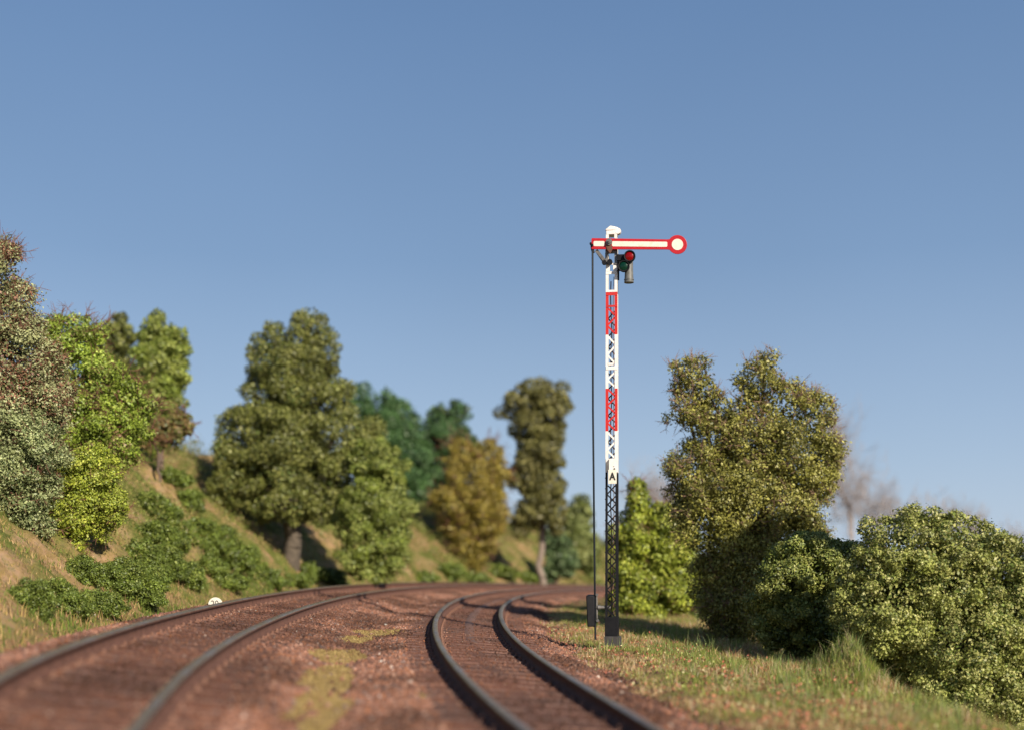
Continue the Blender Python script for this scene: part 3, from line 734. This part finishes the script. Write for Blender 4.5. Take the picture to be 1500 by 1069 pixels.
    mb = MB(); pts = [(.028+.008*math.sin(i*.9+2), .05+.01*math.cos(i), zz(905)+i*(zz(405)-zz(905))/20) for i in range(21)]; mb.tube(pts, .007, 6); S('cable', mb, M['cable'])
    # operating rod with counterweight and cross shaft
    mb = MB(); mb.tube([(-27*k, y0+.02, zz(367)), (-26.6*k, y0+.04, zz(600)), (-24.4*k, -.10, zz(880)), (-23.8*k, -.10, zz(936))], .020, 8); S('operating_rod', mb, M['blue_steel'])
    mb = MB(); mb.tube([(-28*k, y0-.02, zz(362)), (-27.4*k, y0+.03, zz(368)), (-26*k, y0+.03, zz(374))], .03, 8); mb.lathe((-29.5*k, y0-.0, zz(361)), [(-.02, 0), (-.02, 1.8*k), (.04, 1.8*k), (.04, 0)], 'y', 10); S('rod_joint', mb, M['black'])
    mb = MB(); mb.quadbox([(-34.8*k, -.24, zz(917)), (-23.6*k, -.20, zz(917)), (-23.4*k, -.02, zz(917)), (-34*k, .0, zz(917)), (-36.6*k, -.24, zz(871.5)), (-24.6*k, -.2, zz(871.5)), (-24.4*k, -.02, zz(870)), (-36*k, .0, zz(870))])
    S('counterweight', mb, M['black'], bevel=.022, smooth=True)
    mb = MB(); mb.tube([(-23*k, -.10, zz(889)), (-2*k, -.06, zz(889))], 2.6*k, 12); mb.tube([(-20.4*k, -.12, zz(889)), (-16.2*k, -.11, zz(889))], 3.5*k, 12)
    mb.tube([(-21.8*k, -.12, zz(869)), (-21.4*k, -.12, zz(905))], 1.2*k, 8); mb.lathe((-21.4*k, -.15, zz(870.5)), [(0, 0), (0, 1.9*k), (.06, 1.9*k), (.06, 0)], 'y', 10); mb.lathe((-20.2*k, -.15, zz(908)), [(0, 0), (0, 2.2*k), (.05, 2.2*k), (.05, 0)], 'y', 10)
    S('cross_shaft', mb, M['steel'], smooth=True)
    root.rotation_euler = (0, 0, rz)
    return root
signal()

# ------------------------------------------------------------------ round 20 sign by the left rail
def km_sign():
    D = 27.5; c = at(315.5, 884.5, D); g = gz(c[0], c[1]); r = 10.2*D/FPX
    root = thing('distance_sign', 'small white round-topped distance sign numbered 20 behind the left rail', 'sign', (c[0], c[1], g))
    hz = c[2]-g; mb = MB()
    out = [(-r, -r*1.1)]+[(-r*math.cos(a), r*math.sin(a)) for a in np.linspace(0, math.pi, 17)]+[(r, -r*1.1)]
    mb.prism([(x, z+hz) for x, z in out][::-1], -.02, .02); b = mb.build('sign_board', M['cream'], root, bevel=.006)
    t = bpy.data.curves.new('number', 'FONT'); t.body = '20'; t.size = .20; t.extrude = .001; t.align_x = 'CENTER'; t.align_y = 'CENTER'; t.offset = .001; t.materials.append(M['letter'])
    o = link('number', t, b); o.rotation_euler = (math.radians(90), 0, 0); o.location = (-.012, -.0225, hz+.01); o.scale = (.9, 1, 1); text_mesh(o)
    mb = MB(); mb.box(-.04, .04, -.015, .03, -.3, hz-r*1.0); mb.build('post', M['grey'], root)
    root.rotation_euler = (0, 0, math.radians(4))
km_sign()

# ------------------------------------------------------------------ trees and shrubs
def unit(v): return v/np.maximum(np.linalg.norm(v, axis=-1, keepdims=True), 1e-9)
def leaf_quads(P, Nn, size, rng, aspect=.62, fold=.25):
    n = len(P); t = unit(np.cross(Nn, rng.normal(size=(n, 3)))); b = np.cross(Nn, t)
    s = size[:, None]*.5
    V = np.stack([P-t*s, P+b*s*aspect+Nn*s*fold, P+t*s, P-b*s*aspect+Nn*s*fold], 1)
    return V.reshape(-1, 3)
def tubes(segs, k=5):
    """segs: list of (p0,p1,r0,r1) -> V,F quads"""
    P0 = np.array([s[0] for s in segs]); P1 = np.array([s[1] for s in segs]); R0 = np.array([s[2] for s in segs]); R1 = np.array([s[3] for s in segs])
    d = unit(P1-P0); u = np.where(np.abs(d[:, :1]) < .8, [[1., 0, 0]], [[0, 1., 0]]); u = unit(u-d*(u*d).sum(1, keepdims=True)); w = np.cross(d, u)
    a = np.arange(k)*2*np.pi/k; ring = u[:, None]*np.cos(a)[None, :, None]+w[:, None]*np.sin(a)[None, :, None]
    V = np.concatenate([P0[:, None]+ring*R0[:, None, None], P1[:, None]+ring*R1[:, None, None]], 1).reshape(-1, 3)
    j = np.arange(k); f = np.stack([j, (j+1) % k, k+(j+1) % k, k+j], 1)
    return V, (f[None]+2*k*np.arange(len(segs))[:, None, None]).reshape(-1, 4)
def limb(p0, p1, r0, r1, rng, n=5, wob=.12, sag=0):
    p0 = np.array(p0, float); p1 = np.array(p1, float); Ld = np.linalg.norm(p1-p0); out = []; pts = [p0]
    for i in range(1, n+1):
        t = i/n; p = p0*(1-t)+p1*t+rng.normal(size=3)*Ld*wob*math.sin(math.pi*t)*.5; p[2] += sag*Ld*math.sin(math.pi*t); pts.append(p)
    for i in range(n): out.append((pts[i], pts[i+1], r0+(r1-r0)*i/n, r0+(r1-r0)*(i+1)/n))
    return out
def plant(name, label, cat, D, blobs, n, size, pal, pr=None, base=None, trunk=(.12, .04), bark='bark', seed=1, group=None,
          clump=.30, nclump=26, fill=.28, twigs=0, twigmat='bark_red', twiglen=.5, depth=.85, trunkname='trunk', zbase=None, sub=None, rough=.16):
    rng = np.random.default_rng(seed)
    C = []; R = []
    for bl in blobs:
        px, py, rx, ry = bl[:4]; dd = bl[4] if len(bl) > 4 else 0
        c = at(px, py, D+dd); k = (D+dd)/FPX; C.append(c); R.append((rx*k, (rx+ry)/2*k*depth, ry*k))
    C = np.array(C); R = np.array(R)
    if base is None: bpx = sum(b[0] for b in blobs)/len(blobs); bx, by = at(bpx, 800, D)[:2]
    else: bx, by = at(base, 800, D)[:2]
    bz = gz(bx, by) if zbase is None else zbase
    root = thing(name, label, cat, (bx, by, bz), group); org = np.array([bx, by, bz])
    area = (R[:, 0]*R[:, 1]+R[:, 0]*R[:, 2]+R[:, 1]*R[:, 2]); p = area/area.sum()
    # clumps on the blob surfaces, none of them buried in another blob
    cc = []; cr = []; co_ = []
    for i in range(len(C)):
        m = max(8, int(nclump*len(C)*p[i]))
        d = unit(rng.normal(size=(m, 3))); rr = rng.uniform(.62, 1.0, (m, 1)); q = C[i]+d*R[i]*rr
        inside = np.zeros(m, bool)
        for j in range(len(C)):
            if j != i: inside |= (((q-C[j])/R[j])**2).sum(1) < .5
        q, d = q[~inside], d[~inside]; m = len(q)
        cc.append(q); co_.append(d); cr.append(R[i].mean()*clump*rng.uniform(.6, 1.35, m))
    cc = np.concatenate(cc); cr = np.concatenate(cr); co_ = np.concatenate(co_)
    pc = cr**2; pc /= pc.sum()
    n1 = int(n*(1-fill)); k = rng.choice(len(cc), n1, p=pc)
    d = unit(rng.normal(size=(n1, 3))+co_[k]*.5); rr = rng.uniform(.45, 1.05, (n1, 1))**.6
    rr *= 1+rough*rng.normal(size=(n1, 1))*.6
    P1 = cc[k]+d*cr[k][:, None]*rr*np.array([1, 1, .85]); N1 = unit(d*.8+np.array([0, 0, .25])+rng.normal(size=(n1, 3))*.55)
    ct = rng.uniform(.78, 1.2, len(cc))[k]; chue = rng.random(len(cc))[k]
    n2 = n-n1; k2 = rng.choice(len(C), n2, p=p); d2 = unit(rng.normal(size=(n2, 3))); P2 = C[k2]+d2*R[k2]*(rng.uniform(.45, .92, (n2, 1)))
    N2 = unit(d2*.6+rng.normal(size=(n2, 3))*.7)
    P = np.concatenate([P1, P2]); Nn = np.concatenate([N1, N2]); ct = np.concatenate([ct, np.full(n2, .9)]); chue = np.concatenate([chue, rng.random(n2)])
    sz = size*rng.lognormal(0, .28, n); sz[n1:] *= 1.35
    pal = np.array(pal, float); pr = np.ones(len(pal)) if pr is None else np.array(pr, float); cum = np.cumsum(pr/pr.sum())
    ci = np.searchsorted(cum, np.clip(chue*.55+rng.random(n)*.45, 0, .9999)); c = pal[np.clip(ci, 0, len(pal)-1)]*(ct*rng.uniform(.75, 1.25, n))[:, None]
    V = leaf_quads(P, Nn, sz, rng)
    cro = fast_mesh('crown' if trunkname == 'trunk' else 'foliage', V, np.arange(4*n).reshape(-1, 4), M['leaf'], root, col=np.repeat(c, 4, 0), origin=org)
    # wood
    segs = []; top = C[:, 2].max(); b0 = np.array([bx, by, bz-.15]); cen = (C*area[:, None]).sum(0)/area.sum()
    low = cen.copy(); low[2] = bz+max(.3, (cen[2]-bz)*.55); low[:2] = b0[:2]*.5+cen[:2]*.5
    t0, t1 = trunk
    segs += limb(b0, low, t0, t0*.75, rng, 6, .05)
    for i in range(len(C)):
        segs += limb(low, C[i], t0*.55, t1, rng, 5, .12)
    order = rng.permutation(len(cc))[:90]
    for j in order:
        i = int(np.argmin(((cc[j]-C)**2).sum(1))); segs += limb(C[i]*.9+low*.1, cc[j], t1*.6, t1*.15, rng, 3, .15)
    Vt, Ft = tubes(segs, 7); fast_mesh(trunkname, Vt, Ft, M[bark], root, origin=org, smooth=True)
    if twigs:
        segs = []; kk = rng.choice(len(cc), twigs)
        for j in kk:
            q = cc[j]+unit(rng.normal(size=3))*cr[j]*.5; dr = unit(co_[j]*.9+rng.normal(size=3)*.7+np.array([0, 0, .35])); Lt = twiglen*rng.uniform(.4, 1.3)
            m = q+dr*Lt*.5+rng.normal(size=3)*Lt*.08; e = m+unit(dr+rng.normal(size=3)*.35)*Lt*.5; r = rng.uniform(.004, .010)*max(1, D/30)
            segs += [(q, m, r, r*.8), (m, e, r*.8, r*.4)]
            for _ in range(2):
                e2 = m+unit(dr+rng.normal(size=3)*.7)*Lt*.35; segs.append((m, e2, r*.6, r*.3))
        Vt, Ft = tubes(segs, 4); o = fast_mesh('twigs', Vt, Ft, M[twigmat], root, origin=org); o['kind'] = 'stuff'
    return root
def bare(label, D, blobs, seed, n=700, mat='bark_grey', group=None):
    rng = np.random.default_rng(seed); bx, by = at(sum(b[0] for b in blobs)/len(blobs), 800, D)[:2]; bz = gz(bx, by)
    root = thing('bare_tree', label, 'tree', (bx, by, bz), group); org = np.array([bx, by, bz]); k = D/FPX
    segs = []; tw = []; b0 = org-[0, 0, .3]; fork = org+[0, 0, .8]
    segs += limb(b0, fork, .28, .2, rng, 3, .04)
    for px, py, rx, ry in blobs:
        c = at(px, py+ry*.6, D); segs += limb(fork, c, .16, .08, rng, 5, .1)
        for _ in range(n):
            a = rng.normal(size=3); a[2] = abs(a[2])*1.3+.2; a = unit(a); s0 = c+rng.normal(size=3)*np.array([rx, rx, ry])*k*.42
            Lt = ry*k*rng.uniform(.5, 1.25); e = s0+a*np.array([rx/ry, rx/ry, 1])*Lt; m = (s0+e)/2+rng.normal(size=3)*Lt*.07; r = rng.uniform(.012, .03)
            tw += [(s0, m, r, r*.7), (m, e, r*.7, r*.25)]
            for _ in range(3): tw.append((m, m+unit(a+rng.normal(size=3)*.5)*Lt*.4, r*.6, r*.25))
    V, F = tubes(segs, 6); fast_mesh('trunk', V, F, M[mat], root, origin=org, smooth=True)
    V, F = tubes(tw, 3); o = fast_mesh('crown', V, F, M[mat], root, origin=org)

OLIVE = [(.20, .22, .05), (.13, .15, .032), (.28, .29, .08), (.075, .095, .02)]
DEEP = [(.09, .14, .035), (.05, .085, .022), (.15, .20, .05), (.20, .23, .08)]
BRIGHT = [(.38, .43, .05), (.28, .34, .04), (.48, .51, .09), (.17, .22, .03)]
PALE = [(.36, .38, .10), (.26, .30, .07), (.46, .46, .16), (.14, .19, .035), (.07, .11, .02)]
GREYG = [(.25, .30, .12), (.34, .38, .17), (.14, .19, .07), (.22, .20, .09)]
BLUEG = [(.065, .145, .045), (.095, .19, .06), (.035, .08, .028)]
OCHRE = [(.34, .27, .045), (.25, .20, .035), (.42, .35, .07), (.20, .20, .04)]
SHRUB = [(.19, .25, .04), (.12, .17, .028), (.26, .31, .06)]
GOLDG = [(.30, .29, .06), (.22, .22, .045), (.38, .36, .09), (.12, .13, .03)]

scrub()
# ---- right of the line
plant('round_bush', 'large round pale-leaved bush at the right edge, tallest and nearest of the bushes', 'bush', 23.0,
      [(1335, 812, 85, 70), (1300, 880, 82, 85), (1390, 850, 88, 80), (1405, 812, 80, 58), (1470, 840, 60, 56), (1455, 850, 80, 75), (1400, 935, 105, 90), (1345, 975, 62, 62, .4), (1495, 920, 85, 100), (1440, 1010, 95, 75), (1400, 1050, 50, 60, -.4), (1330, 930, 75, 75, .9), (1530, 900, 60, 80, 1)],
      250000, .046, PALE, [4, 3, 2.8, 2, 1.8], base=1410, trunk=(.10, .03), seed=3, clump=.16, nclump=110, fill=.2, rough=.35, trunkname='stems')
plant('dark_bush', 'dark green bush in the shade between the tall ragged tree and the big pale bush', 'bush', 26.0,
      [(1185, 830, 62, 58), (1225, 840, 48, 58), (1150, 860, 52, 62), (1190, 900, 62, 62), (1140, 905, 40, 50), (1225, 925, 50, 50), (1185, 950, 40, 30)],
      95000, .054, [(.26, .29, .07), (.36, .38, .10), (.16, .20, .04), (.07, .10, .02)], [3, 2, 3, 2], base=1185, trunk=(.10, .03), seed=5, clump=.28, nclump=30, trunkname='stems')
plant('ragged_tree', 'tall ragged ivy-like tree with golden green leaves and brown dead twigs right of the signal', 'tree', 30.0,
      [(1010, 552, 32, 36), (1004, 598, 28, 30), (1118, 558, 34, 36), (1148, 596, 38, 40), (1188, 612, 32, 44), (1095, 590, 22, 26), (1050, 640, 44, 42), (1100, 655, 60, 42), (1165, 670, 62, 60), (1205, 685, 28, 50), (1015, 690, 34, 50), (1055, 730, 72, 56), (1120, 745, 82, 50), (1068, 800, 56, 52), (1095, 835, 52, 60), (1065, 880, 42, 55), (1082, 930, 40, 40), (1052, 602, 34, 34), (1036, 575, 22, 24), (1150, 800, 60, 50), (1032, 770, 42, 56), (1062, 850, 46, 60), (1075, 910, 34, 48)],
      155000, .058, GOLDG, [4, 3, 2, 4], base=1085, trunk=(.17, .03), seed=8, clump=.34, nclump=32, fill=.18, twigs=2800, twigmat='bark_brown', twiglen=.36, rough=.5)
plant('light_shrub', 'bright green shrub with reddish stems growing directly behind the mast foot', 'shrub', 39,
      [(935, 740, 22, 36), (962, 765, 26, 34), (925, 800, 26, 48), (975, 790, 30, 50), (930, 865, 34, 50), (985, 850, 38, 54), (940, 905, 34, 26)],
      46000, .09, BRIGHT, [3, 3, 1, 3], base=950, trunk=(.09, .03), seed=9, clump=.36, twigs=350, twiglen=.6, trunkname='stems')
plant('light_shrub', 'pale green shrub half hidden behind the left side of the ragged tree', 'shrub', 42,
      [(1005, 800, 26, 50), (1010, 860, 34, 52), (1035, 880, 30, 45), (990, 900, 30, 30)],
      26000, .075, [(.22, .30, .06), (.15, .22, .045), (.27, .33, .11), (.10, .15, .03)], None, base=1010, trunk=(.09, .03), seed=10, clump=.36, twigs=200, twiglen=.6, trunkname='stems')
for q, (bl, lb) in enumerate(([[(945, 705, 30, 38), (975, 715, 24, 28)], 'bare greyish tree far off, seen between mast and ragged tree'],
        [[(1222, 640, 22, 60), (1245, 700, 36, 56), (1290, 735, 30, 38)], 'tall bare brownish tree far off, right beside the ragged tree'],
        [[(1340, 748, 34, 34), (1385, 752, 34, 32)], 'low bare tree far off above the top of the big pale bush'],
        [[(1425, 765, 26, 30), (1485, 792, 28, 28)], 'faint bare tree far off nearest the right edge'])):
    bare(lb, 105, bl, 40+q, 170 if q != 1 else 230, group='bare trees in the distance')
plant('low_shrub', 'low green shrub spreading in the shade under the ragged tree', 'shrub', 44, [(1060, 905, 60, 34), (1140, 905, 60, 34), (1230, 900, 60, 40), (1320, 900, 70, 40), (1420, 900, 80, 40)], 20000, .14, OLIVE, None, base=1200, trunk=(.05, .02), seed=12, trunkname='stems')

plant('unseen_shade_pine', 'unseen high-crowned pine added beyond the right edge to shade the lower ragged tree', 'tree', 16.5,
      [(2230, 55, 150, 80), (2330, 5, 170, 90), (2250, -65, 140, 80), (2330, -95, 110, 70), (2120, 35, 90, 60)], 15000, .13, OLIVE, None, base=2290, trunk=(.2, .06), seed=31)  # added out of view, only to cast shade on the lower ragged tree
# ---- left bank, near to far
plant('red_tree', 'tall loose tree with grey green leaves over red twigs at the left edge', 'tree', 27,
      [(-10, 410, 42, 56), (5, 470, 50, 55), (20, 530, 62, 60), (35, 600, 66, 62), (-20, 560, 60, 80), (70, 560, 30, 50), (0, 660, 70, 60)],
      95000, .052, [(.28, .30, .13), (.35, .37, .18), (.25, .12, .07), (.15, .18, .06)], [3, 2.5, 2.2, 2], base=20, trunk=(.09, .03), bark='bark_red', seed=14, clump=.34, nclump=26, fill=.15, twigs=2300, twiglen=.4, rough=.5)
plant('grey_shrub', 'grey green small-leaved shrub at the foot of the red-twigged tree', 'shrub', 26.2,
      [(20, 640, 52, 46), (62, 660, 40, 40), (0, 700, 60, 50), (50, 715, 44, 42), (-20, 640, 40, 60), (30, 745, 44, 34), (55, 768, 30, 22)],
      52000, .046, GREYG, [3, 3, 2, 1], base=60, trunk=(.035, .015), bark='bark_red', seed=15, clump=.32, fill=.2, twigs=350, twiglen=.35, trunkname='stems', rough=.4)
plant('light_shrub', 'lowest bright yellow green shrub on the left bank beside the grey shrub', 'shrub', 27.6,
      [(122, 700, 44, 36), (150, 740, 36, 32), (112, 752, 40, 36), (80, 735, 30, 34), (140, 685, 34, 26), (105, 775, 34, 26), (150, 768, 26, 24)],
      46000, .048, [(.38, .43, .05), (.27, .34, .04), (.48, .52, .09), (.15, .2, .03)], [4, 3, 2, 2], base=110, trunk=(.03, .012), bark='bark_red', seed=16, clump=.34, fill=.16, twigs=160, twiglen=.35, trunkname='stems', rough=.5)
plant('light_tree', 'bright yellow green tree on the bank just right of the red-twigged tree', 'tree', 31,
      [(90, 495, 34, 36), (125, 500, 34, 34), (110, 550, 48, 44), (150, 560, 34, 44), (130, 610, 50, 40), (180, 590, 30, 40), (165, 650, 44, 36), (195, 630, 26, 30), (90, 620, 40, 50), (205, 598, 24, 32)],
      80000, .058, [(.30, .40, .05), (.22, .31, .04), (.38, .46, .09), (.25, .16, .08)], [4, 3, 2, 1.4], base=140, trunk=(.07, .02), bark='bark_red', seed=17, clump=.36, fill=.14, twigs=1100, twiglen=.5, rough=.5)
plant('dark_tree', 'small dark tree showing between the two yellow green trees on the bank', 'tree', 52,
      [(172, 492, 24, 34), (160, 525, 30, 34), (180, 550, 26, 40), (176, 600, 26, 40)], 12000, .13, OLIVE, [2, 3, 1, 3], base=172, trunk=(.14, .05), seed=18)
plant('light_tree', 'upright yellow green tree standing highest on the bank crest left of the big dark tree', 'tree', 44,
      [(225, 492, 24, 34), (250, 510, 24, 40), (232, 540, 38, 44), (235, 590, 34, 40), (255, 560, 20, 34), (228, 630, 30, 30)],
      42000, .08, [(.25, .31, .05), (.18, .24, .04), (.32, .37, .08), (.13, .16, .03)], None, base=235, trunk=(.12, .04), seed=19, clump=.34)
plant('mixed_shrub', 'small olive shrub with brown twigs at the crest below the upright tree', 'shrub', 41,
      [(215, 625, 30, 24), (250, 632, 28, 22), (270, 620, 16, 18), (200, 600, 24, 24)], 9000, .10, [(.18, .20, .05), (.26, .18, .07), (.12, .14, .03)], None, base=235, trunk=(.05, .02), seed=20, twigs=300, twiglen=.4, trunkname='stems')
plant('great_tree', 'biggest tree on the bank, broad dark olive crown on a thick grey trunk', 'tree', 46,
      [(450, 480, 30, 34), (402, 502, 30, 28), (475, 520, 26, 44), (425, 540, 58, 48), (395, 590, 46, 44), (455, 595, 60, 52), (360, 640, 46, 46), (420, 650, 72, 54), (490, 640, 58, 54), (335, 665, 26, 34), (388, 530, 26, 38), (530, 665, 38, 44), (380, 690, 52, 36), (500, 705, 56, 40), (440, 705, 50, 34), (350, 705, 48, 38), (495, 735, 40, 26), (382, 735, 34, 24), (458, 742, 36, 22), (340, 725, 30, 20), (428, 738, 46, 26, -1.2), (392, 750, 26, 18, -.6), (470, 752, 24, 20, -.6)],
      150000, .08, OLIVE+[(.12, .17, .04)], [4, 3, 3, 2, 3], base=426, trunk=(.36, .10), bark='bark_dim', seed=21, clump=.33, nclump=24, fill=.22)
plant('bright_shrub', 'tall bright green shrub on the bank touching the right side of the biggest tree', 'shrub', 45,
      [(540, 672, 32, 32), (565, 690, 28, 40), (548, 740, 48, 46), (570, 780, 34, 44), (530, 800, 36, 44), (560, 825, 40, 32), (520, 760, 30, 36)],
      56000, .072, [(.26, .32, .05), (.17, .22, .04), (.32, .36, .09), (.10, .14, .025)], None, base=548, trunk=(.10, .03), seed=22, clump=.32, trunkname='stems')
plant('pine_tree', 'blue green pine just behind the right shoulder of the biggest tree', 'tree', 80,
      [(530, 600, 22, 34), (568, 590, 14, 26), (560, 620, 34, 36), (590, 610, 22, 28), (580, 665, 46, 44), (600, 700, 34, 34), (545, 660, 30, 40), (590, 725, 40, 30)],
      40000, .15, BLUEG, None, base=570, trunk=(.25, .08), seed=23, clump=.36)
plant('pine_tree', 'blue green pine right of its twin, behind the ochre bush', 'tree', 82,
      [(640, 615, 18, 24), (672, 605, 18, 22), (655, 640, 40, 32), (640, 680, 34, 40), (680, 660, 26, 30), (620, 690, 24, 30), (640, 720, 36, 24)],
      30000, .15, BLUEG+[(.10, .13, .04)], None, base=650, trunk=(.25, .08), seed=24, clump=.36)
plant('ochre_bush', 'golden brown autumn bush on the far bank in front of the pines', 'bush', 69,
      [(712, 665, 24, 26), (680, 670, 26, 28), (695, 705, 46, 40), (665, 735, 36, 34), (705, 755, 42, 36), (685, 785, 26, 22), (728, 700, 20, 30), (670, 775, 24, 22), (692, 800, 34, 22), (690, 822, 24, 16)],
      42000, .11, OCHRE, [4, 3, 2, 1], base=690, trunk=(.14, .05), seed=25, clump=.34, twigs=500, twiglen=.9, trunkname='stems')
plant('olive_tree', 'slim olive green tree with a bare pale trunk at the far bank end', 'tree', 70,
      [(765, 592, 36, 26), (795, 580, 34, 26), (812, 610, 20, 42), (775, 625, 34, 30), (790, 660, 38, 36), (778, 700, 32, 34), (800, 710, 28, 40), (770, 755, 24, 30), (812, 750, 24, 34), (785, 745, 30, 28)],
      32000, .15, [(.20, .19, .055), (.135, .135, .04), (.27, .25, .085)], None, base=796, trunk=(.22, .08), bark='bark_pale', seed=26, clump=.36, nclump=20)
plant('pale_tree', 'pale green rounded tree farthest along the line, just left of the signal rod', 'tree', 84,
      [(848, 755, 20, 34), (842, 800, 28, 44), (862, 820, 16, 34), (830, 830, 24, 24)], 15000, .19, [(.25, .29, .09), (.18, .22, .06), (.31, .34, .12)], None, base=846, trunk=(.12, .05), seed=27)
plant('green_shrub', 'small bluish green shrub under the slim olive tree', 'shrub', 76,
      [(815, 800, 20, 26), (822, 825, 24, 24), (800, 840, 16, 14)], 7000, .17, [(.11, .18, .07), (.08, .13, .05), (.16, .22, .09)], None, base=816, trunk=(.08, .03), seed=28, trunkname='stems')
low = [(48, 878, 34, 34, 'lowest dark green shrub at the foot of the left bank, standing alone', 1.3),
       (108, 886, 34, 26, 'rounded green shrub at the bank foot right of the lone one', 1), (118, 838, 40, 24, 'spreading green shrub under the bright yellow green shrub', 1),
       (165, 850, 40, 30, 'dense green shrub on the lower left bank', 1), (205, 870, 40, 26, 'green shrub at the bank foot left of the number sign', 1), (240, 828, 38, 34, 'broad green shrub on the bank above the number sign', 1),
       (238, 752, 30, 26, 'small dark green shrub high on the near bank', 1), (250, 790, 32, 26, 'dark green shrub halfway up the near bank', 1), (200, 810, 30, 24, 'little green shrub tucked between two larger ones', 1),
       (300, 800, 40, 22, 'flat green shrub left of the biggest tree', 1), (340, 822, 40, 22, 'flat green shrub in front of the biggest tree', 1), (330, 850, 40, 16, 'low green shrub along the bank foot behind the rail', 1), (255, 700, 30, 16, 'small green cushion shrub near the crest', 1),
       (455, 838, 26, 16, 'green cushion shrub right of the thick grey trunk', 1), (395, 852, 34, 12, 'low green cushion at the bank foot below the thick trunk', 1),
       (655, 836, 28, 14, 'low green shrub below the ochre bush', 1), (620, 846, 26, 12, 'low green shrub beside the tall bright shrub', 1), (730, 838, 30, 12, 'low green shrub at the far bank foot', 1), (768, 846, 24, 10, 'far low shrub below the slim olive tree', 1), (690, 848, 34, 8, 'flat green cushion at the far bend', 1),
       (85, 868, 34, 22, 'green shrub between the lone foot shrub and its right-hand neighbour', 1), (150, 885, 40, 22, 'wide green shrub low on the bank, second nearest to the track', 1), (185, 838, 36, 28, 'full green shrub in the middle of the near thicket', 1),
       (215, 850, 36, 28, 'full green shrub right of the middle of the near thicket', 1), (272, 842, 30, 24, 'green shrub directly above the white number sign', 1), (225, 785, 34, 30, 'dark green shrub on the steep near bank', 1), (222, 740, 28, 24, 'upper green shrub below the olive crest shrub', 1),
       (290, 775, 34, 24, 'green shrub on the steep slope left of the biggest tree', 1), (320, 790, 36, 22, 'green shrub on the slope in the shade of the biggest tree', 1), (350, 812, 34, 20, 'green shrub just left of the thick grey trunk', 1), (305, 830, 36, 18, 'green shrub low on the bank right of the number sign', 1),
       (275, 735, 28, 20, 'green shrub on the crest edge left of the shaded hollow', 1), (375, 838, 36, 16, 'green shrub at the foot of the thick grey trunk', 1), (430, 850, 30, 12, 'small green shrub at the track edge below the trunk', 1), (480, 845, 30, 16, 'green shrub at the left foot of the tall bright shrub', 1)]
for q, (px, py, rx, ry, lb, v) in enumerate(low):
    h = hit(px, py+ry*.55, 14, 110)
    if h is None: continue
    D = h[1]; nn = int(np.clip(14000*(rx*ry/900.), 4500, 20000))
    plant('low_shrub', lb, 'shrub', D, [(px, py, rx*.8, ry*.8), (px-rx*.45, py+ry*.2, rx*.5, ry*.6), (px+rx*.45, py+ry*.15, rx*.5, ry*.65), (px, py-ry*.3, rx*.45, ry*.5)], nn, .036*D/26, SHRUB, [3, 3, 2], base=px, trunk=(.03, .012), seed=60+q, group='low shrubs growing on the bank', clump=.34, nclump=20, trunkname='stems', rough=.4, depth=.8)


# ------------------------------------------------------------------ camera, light, sky
cam = bpy.data.cameras.new('camera'); co = bpy.data.objects.new('camera', cam); COL.objects.link(co); sc.camera = co
co.location = (0, 0, CH); co.rotation_euler = (math.radians(90), 0, 0)
cam.sensor_width = 36; cam.sensor_fit = 'HORIZONTAL'; cam.lens = FPX/1500*36; cam.shift_x = 0; cam.shift_y = (HY-534.5)/1500
cam.clip_end = 12000; cam.clip_start = .05
cam.dof.use_dof = True; cam.dof.focus_distance = 25.0; cam.dof.aperture_fstop = (cam.lens/1000)/.17; cam.dof.aperture_blades = 0
SUN_EL = math.radians(28); sd = Vector((.55, -.835, 0)).normalized()
sun = bpy.data.lights.new('sun', 'SUN'); sun.energy = 5.0; sun.angle = math.radians(.5); sun.color = (1, .88, .725)
so = bpy.data.objects.new('sun', sun); COL.objects.link(so)
d = Vector((sd.x*math.cos(SUN_EL), sd.y*math.cos(SUN_EL), math.sin(SUN_EL)))
so.rotation_euler = d.to_track_quat('Z', 'Y').to_euler(); so.location = (20, -20, 30)
w = bpy.data.worlds.new('World'); sc.world = w; w.use_nodes = True; nt = w.node_tree
bg = nt.nodes['Background']; sky = nt.nodes.new('ShaderNodeTexSky'); sky.sky_type = 'NISHITA'; sky.sun_disc = False
sky.sun_elevation = SUN_EL; sky.sun_rotation = math.atan2(d.x, d.y); sky.altitude = 200; sky.air_density = 1.0; sky.dust_density = 1.2; sky.ozone_density = 1.6
gm = N(nt, 'ShaderNodeTexCoord'); sx = N(nt, 'ShaderNodeSeparateXYZ'); nt.links.new(gm.outputs['Generated'], sx.inputs[0])
skn = noise(nt, 2.2, 3, .5, gm.outputs['Generated'])
band = ramp(nt, sx.outputs['Z'], [(0., (4.9, 6.0, 7.8)), (.10, (3.6, 4.8, 6.7)), (.25, (2.0, 3.2, 5.2)), (.42, (1.35, 2.45, 4.5)), (.7, (.5, 1.1, 2.6)), (1., (.3, .7, 1.8))])
nt.links.new(mixc(nt, 1.0, mixc(nt, .75, sky.outputs[0], band), ramp(nt, skn, [(.3, .955), (.7, 1.03)]), 'MULTIPLY'), bg.inputs[0]); bg.inputs[1].default_value = .08
sc.view_settings.view_transform = 'Standard'; sc.view_settings.look = 'None'; sc.view_settings.exposure = .42; sc.view_settings.gamma = 1
sc.cycles.max_bounces = 6; sc.cycles.transmission_bounces = 2; sc.cycles.diffuse_bounces = 3; sc.cycles.use_denoising = True
